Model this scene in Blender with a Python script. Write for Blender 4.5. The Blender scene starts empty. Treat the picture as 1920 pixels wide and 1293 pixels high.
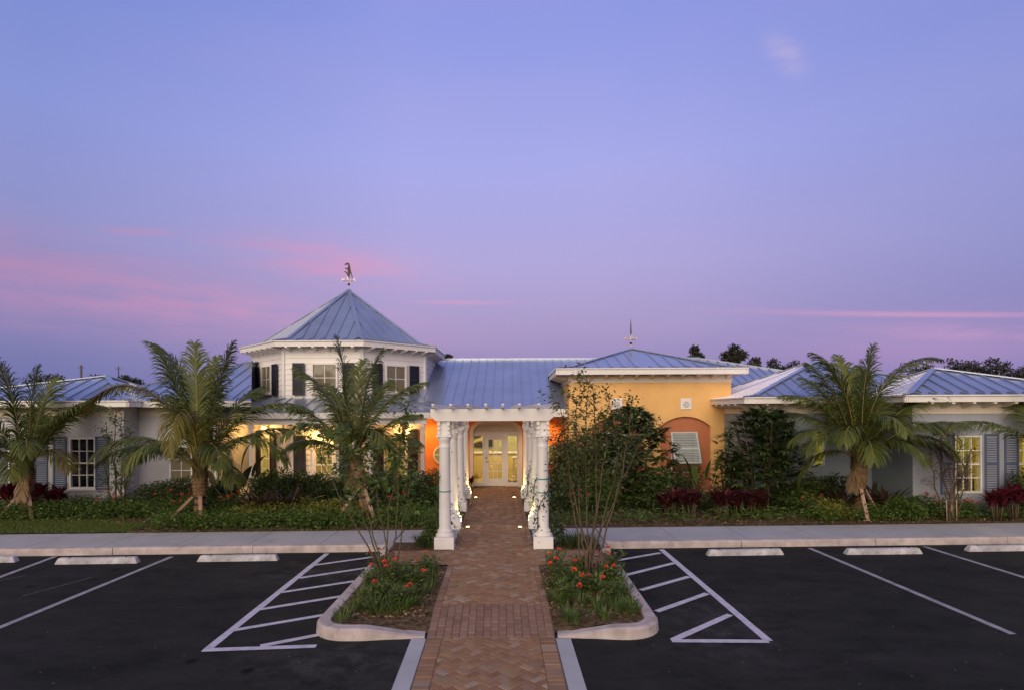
import bpy, math, random
import numpy as np
from mathutils import Vector, Matrix
R = math.radians
rnd = random.Random(7)
sc = bpy.context.scene
COL = sc.collection

# ------------------------------------------------------------------ camera
EYE = 3.0; F = 1100.0; HX, HY = 960.0, 770.0; ROLL = 0.0045
cam_d = bpy.data.cameras.new('camera'); cam = bpy.data.objects.new('camera', cam_d); COL.objects.link(cam)
cam_d.sensor_width = 36; cam_d.lens = F / 1920 * 36; cam_d.shift_y = (HY - 646.5) / 1920
cam_d.clip_start = 0.05; cam_d.clip_end = 2000
cam.location = (0, 0, EYE); cam.rotation_euler = (R(90), ROLL, 0)
sc.camera = cam

def lin(r, g, b):
    f = lambda c: (c/255/12.92) if c/255 <= .04045 else ((c/255+.055)/1.055)**2.4
    return (f(r), f(g), f(b), 1)

# ------------------------------------------------------------------ dusk sky
world = bpy.data.worlds.new('World'); sc.world = world; world.use_nodes = True
wn, wl = world.node_tree.nodes, world.node_tree.links
wn.clear()
def N(t, **k):
    n = wn.new(t)
    for a, v in k.items(): setattr(n, a, v)
    return n
def M(op, a, b=None, c=None, clamp=False):
    n = N('ShaderNodeMath', operation=op, use_clamp=clamp)
    for i, v in enumerate((a, b, c)):
        if v is None: continue
        if isinstance(v, (int, float)): n.inputs[i].default_value = v
        else: wl.new(v, n.inputs[i])
    return n.outputs[0]
def ramp(fac, stops, interp='LINEAR'):
    n = N('ShaderNodeValToRGB'); n.color_ramp.interpolation = interp
    el = n.color_ramp.elements
    while len(el) < len(stops): el.new(.5)
    for e, (p, c) in zip(el, stops): e.position = p; e.color = c
    wl.new(fac, n.inputs[0]); return n.outputs[0]
def mix(f, a, b):
    n = N('ShaderNodeMix', data_type='RGBA')
    if isinstance(f, float): n.inputs[0].default_value = f
    else: wl.new(f, n.inputs[0])
    for s, v in ((6, a), (7, b)):
        if isinstance(v, tuple): n.inputs[s].default_value = v
        else: wl.new(v, n.inputs[s])
    return n.outputs[2]
tc = N('ShaderNodeTexCoord'); sx = N('ShaderNodeSeparateXYZ'); wl.new(tc.outputs['Generated'], sx.inputs[0])
dx, dy, dz = sx.outputs
az = M('ARCTAN2', dx, dy); el_ = M('ARCSINE', dz)
front = ramp(M('MULTIPLY', el_, 1/1.5708, clamp=True), [
    (0.0, lin(126, 116, 170)), (.046, lin(150, 137, 186)), (.086, lin(169, 153, 198)), (.153, lin(177, 168, 218)),
    (.252, lin(168, 171, 234)), (.38, lin(142, 154, 227)), (.55, lin(122, 134, 196)), (1.0, lin(112, 118, 160))])
back = ramp(M('MULTIPLY', el_, 1/1.5708, clamp=True), [
    (0.0, (.95, .66, .42, 1)), (.15, (.86, .66, .48, 1)), (.4, (.60, .54, .50, 1)), (1.0, lin(120, 122, 150))])
fb_fac = M('MULTIPLY_ADD', dy, -1.1, .36, clamp=True)
fb = ramp(fb_fac, [(0, (0, 0, 0, 1)), (1, (1, 1, 1, 1))], 'EASE')
sky = mix(fb, front, back)
# the side sky is a little deeper than straight ahead to the right, pinker to the left
sky = mix(M('MULTIPLY', M('SUBTRACT', az, .15, clamp=True), .5, clamp=True), sky, lin(118, 124, 196))
cv = N('ShaderNodeCombineXYZ'); wl.new(M('MULTIPLY', az, 3.0), cv.inputs[0]); wl.new(M('MULTIPLY', el_, 17.0), cv.inputs[1])
nz = N('ShaderNodeTexNoise'); nz.inputs['Scale'].default_value = 2.0; nz.inputs['Detail'].default_value = 6; nz.inputs['Roughness'].default_value = .6
wl.new(cv.outputs[0], nz.inputs['Vector'])
cnoise = nz.outputs['Fac']
def blob(px, py, rx, ry, tilt, amt, lo=.35, hi=.62):
    a0 = math.atan((px-HX)/F); e0 = math.atan((HY-py)/F*math.cos(a0))
    ra, re = rx/F, ry/F
    u = M('SUBTRACT', az, a0)
    v = M('SUBTRACT', M('SUBTRACT', el_, e0), M('MULTIPLY', u, tilt))
    q = M('ADD', M('POWER', M('ABSOLUTE', M('DIVIDE', u, ra)), 2.0), M('POWER', M('ABSOLUTE', M('DIVIDE', v, re)), 2.0))
    g = M('EXPONENT', M('MULTIPLY', q, -1.0))
    t = M('DIVIDE', M('SUBTRACT', cnoise, lo), hi-lo, clamp=True)
    return M('MULTIPLY', M('MULTIPLY', g, t), amt)
cl = None
for b in [(40, 515, 400, 62, -.10, .95, .22, .56), (330, 560, 330, 44, -.10, .85, .26, .58), (610, 492, 160, 36, -.06, .85, .24, .56),
          (262, 432, 55, 7, .1, .6, .1, .5), (860, 567, 85, 4, 0, .55, .1, .45), (1750, 594, 200, 4.5, -.105, .85, .05, .4),
          (1850, 630, 170, 19, -.09, .65, .25, .55), (1450, 645, 60, 14, 0, .5, .3, .6), (1800, 655, 240, 42, 0, .38, .0, .3), (1476, 104, 26, 24, -.75, .0, .2, .6),
          (60, 600, 200, 16, 0, .5, .3, .6)]:
    o = blob(*b); cl = o if cl is None else M('MAXIMUM', cl, o)
sky = mix(M('MULTIPLY', cl, 1.0, clamp=True), sky, lin(216, 160, 200))
puff = blob(1478, 104, 26, 20, -.55, .7, .25, .60)
sky = mix(M('MULTIPLY', puff, 1.0, clamp=True), sky, lin(212, 188, 222))
# soft uneven veil
nz2 = N('ShaderNodeTexNoise'); nz2.inputs['Scale'].default_value = 1.1; nz2.inputs['Detail'].default_value = 4
cv2 = N('ShaderNodeCombineXYZ'); wl.new(M('MULTIPLY', az, 1.6), cv2.inputs[0]); wl.new(M('MULTIPLY', el_, 7.0), cv2.inputs[1]); wl.new(cv2.outputs[0], nz2.inputs['Vector'])
sky = mix(M('MULTIPLY', M('SUBTRACT', nz2.outputs['Fac'], .44, clamp=True), .5, clamp=True), sky, lin(190, 172, 220))
lowl = M('MULTIPLY', M('MULTIPLY', M('SUBTRACT', .15, el_, clamp=True), 10.0, clamp=True), M('MULTIPLY', M('SUBTRACT', -.28, az, clamp=True), 3.0, clamp=True))
sky = mix(M('MULTIPLY', lowl, .35), sky, lin(140, 142, 194))
# the sky deepens a little away from the brightest stretch straight ahead
ff = M('SUBTRACT', 1.0, fb_fac)
def deepen(fac, col):
    n = N('ShaderNodeMix', data_type='RGBA', blend_type='MULTIPLY'); wl.new(fac, n.inputs[0]); wl.new(sky, n.inputs[6]); n.inputs[7].default_value = col
    return n.outputs[2]
sky = deepen(M('MULTIPLY', M('MULTIPLY', M('SUBTRACT', -.18, az, clamp=True), 2.0, clamp=True), ff), (.64, .75, .83, 1))
sky = deepen(M('MULTIPLY', M('MULTIPLY', M('SUBTRACT', az, .30, clamp=True), 2.0, clamp=True), ff), (.80, .90, .94, 1))
bg = N('ShaderNodeBackground'); wl.new(sky, bg.inputs[0]); bg.inputs[1].default_value = 1.0
wo = N('ShaderNodeOutputWorld'); wl.new(bg.outputs[0], wo.inputs[0])

# afterglow of the sun that has just set behind the camera, very soft
sun_d = bpy.data.lights.new('sun', 'SUN'); sun = bpy.data.objects.new('sun', sun_d); COL.objects.link(sun)
sun_d.energy = 2.3; sun_d.angle = R(50); sun_d.color = (1.0, .855, .66)
sun.rotation_euler = Vector((.22, 1, -.42)).to_track_quat('-Z', 'Y').to_euler()

sc.view_settings.view_transform = 'Standard'; sc.view_settings.look = 'None'
sc.view_settings.exposure = 0; sc.view_settings.gamma = 1; sc.view_settings.use_curve_mapping = False
sc.render.engine = 'CYCLES'
sc.cycles.use_denoising = True; sc.cycles.max_bounces = 6; sc.cycles.transparent_max_bounces = 12
sc.cycles.sample_clamp_indirect = 4.0; sc.cycles.caustics_reflective = False; sc.cycles.caustics_refractive = False

# ------------------------------------------------------------------ helpers
def at(px, py, Y):
    a, b = px-HX, py-HY
    a, b = a-ROLL*b, b+ROLL*a
    return Vector((a*Y/F, Y, EYE-b*Y/F))
def gnd(px, py, z=0.0):
    a, b = px-HX, py-HY
    a, b = a-ROLL*b, b+ROLL*a
    Y = (EYE-z)*F/b
    return Vector((a*Y/F, Y, z))
def xat(px, Y): return (px-HX)*Y/F

def thing(name, label, cat, loc=(0, 0, 0), group=None, kind=None):
    o = bpy.data.objects.new(name, None); COL.objects.link(o); o.location = loc
    o.empty_display_size = .2
    return tag(o, label, cat, group, kind)
def tag(o, label=None, cat=None, group=None, kind=None):
    if label: o['label'] = label
    if cat: o['category'] = cat
    if group: o['group'] = group
    if kind: o['kind'] = kind
    return o
def root_loc(o):
    v = Vector((0, 0, 0))
    while o is not None: v += o.location; o = o.parent
    return v
def link(name, me, parent=None):
    o = bpy.data.objects.new(name, me); COL.objects.link(o)
    if parent is not None: o.parent = parent
    return o
def copy_tree(o, parent=None):
    c = o.copy(); COL.objects.link(c)
    if parent is not None: c.parent = parent
    for ch in list(o.children): copy_tree(ch, c)
    return c

class MB:
    def __init__(s): s.v = []; s.f = []; s.sm = []
    def add(s, vs, fs, smooth=False):
        b = len(s.v); s.v += [tuple(x) for x in vs]
        s.f += [tuple(b+i for i in f) for f in fs]; s.sm += [smooth]*len(fs); return s
    def box(s, x0, x1, y0, y1, z0, z1):
        return s.add([(x0,y0,z0),(x1,y0,z0),(x1,y1,z0),(x0,y1,z0),(x0,y0,z1),(x1,y0,z1),(x1,y1,z1),(x0,y1,z1)],
            [(0,3,2,1),(4,5,6,7),(0,1,5,4),(1,2,6,5),(2,3,7,6),(3,0,4,7)])
    def bbox(s, x0, x1, y0, y1, z0, z1, c=.01):
        # box with chamfered edges
        pts = []
        for zi, z in ((0, z0), (1, z0+c), (2, z1-c), (3, z1)):
            i = c if zi in (0, 3) else 0
            pts += [(x0+c, y0+i, z), (x1-c, y0+i, z), (x1-i, y0+c, z), (x1-i, y1-c, z), (x1-c, y1-i, z), (x0+c, y1-i, z), (x0+i, y1-c, z), (x0+i, y0+c, z)]
        fs = [tuple(range(7, -1, -1)), tuple(range(24, 32))]
        for k in range(3):
            for i in range(8): fs.append((k*8+i, k*8+(i+1) % 8, k*8+8+(i+1) % 8, k*8+8+i))
        return s.add(pts, fs)
    def obox(s, c, ex, ey, ez):
        c, ex, ey, ez = map(Vector, (c, ex, ey, ez)); p = []
        for z in (-1, 1):
            for x, y in ((-1,-1),(1,-1),(1,1),(-1,1)): p.append(c+ex*x+ey*y+ez*z)
        return s.add(p, [(0,3,2,1),(4,5,6,7),(0,1,5,4),(1,2,6,5),(2,3,7,6),(3,0,4,7)])
    def bar(s, a, b, w, h, up=(0, 0, 1)):
        a, b = Vector(a), Vector(b); d = (b-a); L = d.length; d.normalize()
        side = d.cross(Vector(up))
        if side.length < 1e-4: side = d.cross(Vector((0, 1, 0)))
        side.normalize(); u = side.cross(d)
        return s.obox((a+b)/2, d*(L/2), side*(w/2), u*(h/2))
    def tube(s, pts, rad, n=8, caps=True, smooth=True):
        pts = [Vector(p) for p in pts]; rings = []; vs = []
        if isinstance(rad, (int, float)): rad = [rad]*len(pts)
        prev = None
        for i, p in enumerate(pts):
            t = (pts[min(i+1, len(pts)-1)]-pts[max(i-1, 0)]).normalized()
            if prev is None:
                a = t.cross(Vector((0, 0, 1)) if abs(t.z) < .9 else Vector((1, 0, 0))).normalized()
            else:
                a = (prev-t*prev.dot(t)); a = a.normalized() if a.length > 1e-6 else prev
            prev = a; b = t.cross(a)
            for k in range(n):
                q = 2*math.pi*k/n; vs.append(p+(a*math.cos(q)+b*math.sin(q))*rad[i])
        fs = []
        for i in range(len(pts)-1):
            for k in range(n): fs.append((i*n+k, i*n+(k+1) % n, (i+1)*n+(k+1) % n, (i+1)*n+k))
        s.add(vs, fs, smooth)
        if caps:
            b0 = len(s.v)-len(vs)
            s.f += [tuple(b0+k for k in range(n-1, -1, -1)), tuple(b0+(len(pts)-1)*n+k for k in range(n))]; s.sm += [False, False]
        return s
    def lathe(s, prof, c=(0, 0, 0), n=20, smooth=True):
        c = Vector(c); vs = []; fs = []
        for r, z in prof:
            for k in range(n):
                q = 2*math.pi*k/n; vs.append((c.x+r*math.cos(q), c.y+r*math.sin(q), c.z+z))
        for i in range(len(prof)-1):
            for k in range(n): fs.append((i*n+k, i*n+(k+1) % n, (i+1)*n+(k+1) % n, (i+1)*n+k))
        s.add(vs, fs, smooth)
        b0 = len(s.v)-len(vs)
        s.f += [tuple(b0+k for k in range(n-1, -1, -1)), tuple(b0+(len(prof)-1)*n+k for k in range(n))]; s.sm += [False, False]
        return s
    def extr(s, poly, d):
        # poly (3D, planar) extruded by d
        d = Vector(d); p = [Vector(q) for q in poly]; n = len(p)
        fs = [tuple(range(n-1, -1, -1)), tuple(range(n, 2*n))]
        for i in range(n): fs.append((i, (i+1) % n, n+(i+1) % n, n+i))
        return s.add(p+[q+d for q in p], fs)
    def build(s, name, mat, parent=None):
        off = root_loc(parent) if parent is not None else Vector((0, 0, 0))
        me = bpy.data.meshes.new(name)
        me.from_pydata([(x-off.x, y-off.y, z-off.z) for x, y, z in s.v], [], s.f)
        me.polygons.foreach_set('use_smooth', s.sm)
        me.materials.append(mat); me.update()
        return link(name, me, parent)

def np_mesh(name, V, Fq, mat, parent=None, smooth=False):
    V = np.asarray(V, dtype=np.float32).reshape(-1, 3).copy(); Fq = np.asarray(Fq, dtype=np.int32)
    off = root_loc(parent) if parent is not None else Vector((0, 0, 0))
    V -= np.array(off, dtype=np.float32)
    me = bpy.data.meshes.new(name)
    k = Fq.shape[1]
    me.vertices.add(len(V)); me.vertices.foreach_set('co', V.ravel())
    me.loops.add(Fq.size); me.loops.foreach_set('vertex_index', Fq.ravel())
    me.polygons.add(len(Fq)); me.polygons.foreach_set('loop_start', np.arange(0, Fq.size, k, dtype=np.int32))
    me.polygons.foreach_set('use_smooth', np.full(len(Fq), smooth))
    me.update(calc_edges=True); me.validate()
    me.materials.append(mat)
    return link(name, me, parent)

# ------------------------------------------------------------------ materials
MATS = {}
def mat(name, col, rough=.6, metal=0.0, var=.0, vscale=4.0, bump=0.0, bscale=40.0, spec=.5, island=0.0, island_to=None, col2=None, emit=None, estr=1.0):
    if name in MATS: return MATS[name]
    m = bpy.data.materials.new(name); m.use_nodes = True; MATS[name] = m
    n, l = m.node_tree.nodes, m.node_tree.links
    p = n['Principled BSDF']; p.inputs['Roughness'].default_value = rough; p.inputs['Metallic'].default_value = metal
    p.inputs['Specular IOR Level'].default_value = spec
    c4 = (*col[:3], 1); src = None
    tcn = n.new('ShaderNodeTexCoord')
    if var > 0 or col2:
        t = n.new('ShaderNodeTexNoise'); t.inputs['Scale'].default_value = vscale; t.inputs['Detail'].default_value = 6; t.inputs['Roughness'].default_value = .6
        l.new(tcn.outputs['Object'], t.inputs['Vector'])
        mx = n.new('ShaderNodeMix'); mx.data_type = 'RGBA'
        mr = n.new('ShaderNodeMapRange'); mr.inputs[1].default_value = .3; mr.inputs[2].default_value = .7
        l.new(t.outputs['Fac'], mr.inputs[0]); l.new(mr.outputs[0], mx.inputs[0])
        mx.inputs[6].default_value = (*[c*(1-var) for c in col[:3]], 1)
        mx.inputs[7].default_value = (*(col2[:3] if col2 else [min(1, c*(1+var)) for c in col[:3]]), 1)
        src = mx.outputs[2]
    if island > 0:
        g = n.new('ShaderNodeNewGeometry'); cr = n.new('ShaderNodeValToRGB'); l.new(g.outputs['Random Per Island'], cr.inputs[0])
        e = cr.color_ramp.elements
        if island_to:
            stops = [c4]+[(*c[:3], 1) for c in island_to]
        else:
            stops = [(*[c*(1-island) for c in col[:3]], 1), c4, (*[min(1, c*(1+island)) for c in col[:3]], 1)]
        while len(e) < len(stops): e.new(.5)
        for i, (q, cc) in enumerate(zip(e, stops)): q.position = i/(len(stops)-1); q.color = cc
        if src is None: src = cr.outputs[0]
        else:
            mm = n.new('ShaderNodeMix'); mm.data_type = 'RGBA'; mm.inputs[0].default_value = .6
            l.new(src, mm.inputs[6]); l.new(cr.outputs[0], mm.inputs[7]); src = mm.outputs[2]
    if src is None: p.inputs['Base Color'].default_value = c4
    else: l.new(src, p.inputs['Base Color'])
    if bump > 0:
        t2 = n.new('ShaderNodeTexNoise'); t2.inputs['Scale'].default_value = bscale; t2.inputs['Detail'].default_value = 5
        l.new(tcn.outputs['Object'], t2.inputs['Vector'])
        bm = n.new('ShaderNodeBump'); bm.inputs['Strength'].default_value = bump; bm.inputs['Distance'].default_value = .02
        l.new(t2.outputs['Fac'], bm.inputs['Height']); l.new(bm.outputs[0], p.inputs['Normal'])
    if emit:
        p.inputs['Emission Color'].default_value = (*emit, 1); p.inputs['Emission Strength'].default_value = estr
    return m
def leafmat(name, col, var=.45, to=None, rough=.5, trans=.25):
    G = 1.5
    col = [c*G for c in col]; to = [[c*G for c in t] for t in to] if to else None
    m = mat(name, col, rough=rough, island=var, island_to=to, spec=.35)
    n, l = m.node_tree.nodes, m.node_tree.links
    p = n['Principled BSDF']; out = n['Material Output']
    tr = n.new('ShaderNodeBsdfTranslucent'); ms = n.new('ShaderNodeMixShader'); ms.inputs[0].default_value = trans
    src = p.inputs['Base Color'].links[0].from_socket; l.new(src, tr.inputs[0])
    l.new(p.outputs[0], ms.inputs[1]); l.new(tr.outputs[0], ms.inputs[2]); l.new(ms.outputs[0], out.inputs[0])
    return m
def glassmat(name, tint=(1, 1, 1), refl=.12):
    m = bpy.data.materials.new(name); m.use_nodes = True; MATS[name] = m
    n, l = m.node_tree.nodes, m.node_tree.links; n.remove(n['Principled BSDF'])
    t = n.new('ShaderNodeBsdfTransparent'); t.inputs[0].default_value = (*tint, 1)
    g = n.new('ShaderNodeBsdfGlossy'); g.inputs['Roughness'].default_value = .03
    fr = n.new('ShaderNodeFresnel'); fr.inputs[0].default_value = 1.5
    ad = n.new('ShaderNodeMath'); ad.operation = 'ADD'; ad.inputs[1].default_value = refl-.04; l.new(fr.outputs[0], ad.inputs[0])
    ms = n.new('ShaderNodeMixShader'); l.new(ad.outputs[0], ms.inputs[0]); l.new(t.outputs[0], ms.inputs[1]); l.new(g.outputs[0], ms.inputs[2])
    l.new(ms.outputs[0], n['Material Output'].inputs[0]); return m

m_white = mat('white_paint', (.78, .74, .72), .55, var=.05, vscale=2.5)
m_siding = mat('white_siding', (.80, .76, .74), .5, var=.04, vscale=1.5)
m_colpaint = mat('column_paint', (.80, .77, .77), .5, var=.06, vscale=3)
m_cream = mat('cream_stucco', (.70, .60, .48), .8, var=.06, vscale=2, bump=.15, bscale=90)
m_leftwall = mat('pale_stucco', (.52, .51, .54), .85, var=.10, vscale=1.2, bump=.25, bscale=70)
m_midwall = mat('grey_green_stucco', (.27, .31, .34), .85, var=.10, vscale=1.2, bump=.25, bscale=70)
m_rightwall = mat('mauve_stucco', (.315, .33, .38), .85, var=.10, vscale=1.2, bump=.25, bscale=70)
m_yellow = mat('yellow_stucco', (.80, .465, .175), .85, var=.10, vscale=1.0, bump=.3, bscale=60)
m_terra = mat('terracotta_stucco', (.46, .16, .075), .85, var=.07, vscale=1.5, bump=.3, bscale=60)
m_orange = mat('orange_stucco', (.72, .19, .03), .8, var=.06, vscale=1.5, bump=.2, bscale=70)
m_roof = mat('blue_metal_roof', (.34, .385, .52), .40, metal=.6, var=.15, vscale=.7, bump=.22, bscale=1.4)
m_roofgrey = mat('grey_metal_roof', (.34, .38, .46), .4, metal=.55, var=.1, vscale=1.0)
m_shutter = mat('navy_shutter', (.012, .012, .022), .5, var=.2, vscale=3)
m_blue = mat('blue_grey_shutter', (.085, .11, .185), .6, var=.08, vscale=3)
m_bahama = mat('silver_shutter', (.45, .50, .50), .45, var=.1, vscale=3)
m_darkglass = mat('dark_glass', (.008, .009, .010), .04, spec=.6)
m_glass = glassmat('clear_glass')
m_litpane = mat('lit_blind_pane', (.12, .10, .03), .12, emit=(.30, .22, .045), estr=.55, var=.2, vscale=2)
m_litgreen = mat('lit_yellow_pane', (.2, .2, .05), .1, emit=(.42, .36, .05), estr=.42, var=.2, vscale=2)
m_dimpane = mat('dim_blind_pane', (.09, .075, .05), .06, var=.35, vscale=1.5, emit=(.2, .14, .07), estr=.28)
m_metal = mat('weathered_copper', (.075, .05, .042), .5, metal=.3, var=.3, vscale=8)
m_black = mat('black_metal', (.015, .015, .015), .5)
m_brass = mat('brass', (.5, .33, .14), .35, metal=.9)
m_asphalt = mat('asphalt', (.0150, .0154, .0145), .9, var=.45, vscale=.8, bump=.6, bscale=160, spec=.12)
m_line = mat('road_paint', (.50, .47, .56), .8, var=.22, vscale=7, spec=.2)
m_line2 = mat('weathered_road_paint', (.30, .285, .32), .85, var=.35, vscale=6, spec=.2)
m_faintsheen = mat('metal_roof_faint_sheen', (.60, .60, .64), .4, metal=.25, var=.06, vscale=1)  # sky reflection on the tower's front-left slope, put into its base colour
m_sheenmetal = mat('metal_roof_sky_sheen', (.80, .76, .80), .35, var=.05, vscale=1.5)  # grazing reflection on left-facing slopes, painted in as a whiter base colour
m_fadeline = mat('worn_paint', (.055, .052, .056), .85, var=.5, vscale=9, spec=.2)
m_conc = mat('concrete', (.39, .385, .41), .9, var=.1, vscale=1.3, bump=.15, bscale=120, spec=.2)
m_kerb = mat('kerb_concrete', (.45, .38, .37), .9, var=.28, vscale=3.5, bump=.2, bscale=90, spec=.2)
m_stop = mat('wheel_stop_concrete', (.42, .40, .43), .9, var=.4, vscale=4, bump=.2, bscale=60, spec=.2)
m_mulch = mat('mulch', (.06, .036, .02), .95, var=.55, vscale=14, bump=1.0, bscale=50, spec=.1, col2=(.20, .135, .08))
m_mortar = mat('brick_joint', (.17, .13, .11), .95, var=.25, vscale=8, spec=.1)
m_brick = mat('clay_brick', (.24, .125, .07), .85, island=1, island_to=[(.32, .195, .11), (.25, .135, .09), (.38, .26, .16), (.19, .115, .08), (.34, .21, .12), (.27, .19, .145), (.28, .155, .095), (.43, .35, .28), (.19, .145, .115)], bump=.3, bscale=60, spec=.2, var=.3, vscale=5)
m_brickred = mat('red_brick', (.20, .115, .085), .85, island=1, island_to=[(.26, .155, .11), (.18, .105, .08), (.29, .19, .145), (.22, .13, .09)], bump=.3, bscale=60, spec=.2, var=.15, vscale=9)
m_ground = mat('dark_ground', (.035, .042, .018), .95, var=.4, vscale=.2, spec=.1)
m_bark = mat('palm_bark', (.19, .115, .062), .9, var=.55, vscale=7, bump=.6, bscale=25, spec=.1)
m_twig = mat('grey_brown_bark', (.105, .075, .048), .85, var=.35, vscale=10, spec=.2)
m_stake = mat('raw_timber', (.40, .26, .19), .8, var=.2, vscale=6, spec=.2)
m_rachis = mat('frond_rib', (.20, .155, .035), .5, var=.2, vscale=5)
l_palm = leafmat('palm_leaflets', (.050, .060, .014), to=[(.080, .096, .018), (.056, .080, .02), (.12, .122, .02)])
l_palmy = leafmat('yellowed_palm_leaflets', (.10, .085, .014), to=[(.14, .11, .018), (.075, .075, .015), (.16, .12, .02)])
l_dark = leafmat('dark_leaves', (.022, .034, .012), to=[(.046, .066, .02), (.032, .05, .018), (.075, .095, .03)])
l_mid = leafmat('green_leaves', (.036, .064, .014), to=[(.066, .105, .022), (.046, .076, .016), (.095, .125, .03)])
l_cover = leafmat('ground_cover_leaves', (.036, .066, .013), to=[(.068, .11, .02), (.048, .078, .016), (.10, .14, .035)])
l_yel = leafmat('yellow_green_leaves', (.11, .11, .018), to=[(.19, .17, .03), (.07, .085, .015), (.15, .15, .03)])
l_thin = leafmat('small_tree_leaves', (.036, .052, .014), to=[(.058, .078, .02), (.045, .062, .016), (.085, .095, .03)])
l_red = leafmat('crimson_leaves', (.055, .009, .016), to=[(.12, .012, .026), (.035, .009, .013), (.20, .018, .04)])
l_dred = leafmat('maroon_leaves', (.030, .007, .010), to=[(.075, .012, .016), (.022, .008, .010), (.12, .026, .026), (.045, .02, .014)])
l_bronze = leafmat('bronze_leaves', (.045, .018, .018), to=[(.028, .03, .014), (.07, .022, .022), (.03, .038, .016)])
l_grass = leafmat('grass_blades', (.06, .092, .014), to=[(.085, .12, .02), (.05, .075, .012)])
l_far = leafmat('far_leaves', (.030, .032, .022), to=[(.055, .052, .036), (.040, .040, .028)])
l_flower = leafmat('coral_petals', (.55, .06, .03), to=[(.62, .10, .06), (.48, .04, .03)])
l_brown = leafmat('dry_leaves', (.17, .105, .05), to=[(.27, .18, .10), (.11, .065, .03)])

for m in (m_roof, m_roofgrey):
    q = m.node_tree.nodes['Principled BSDF']; q.inputs['Coat Weight'].default_value = .8; q.inputs['Coat Roughness'].default_value = .15

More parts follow.
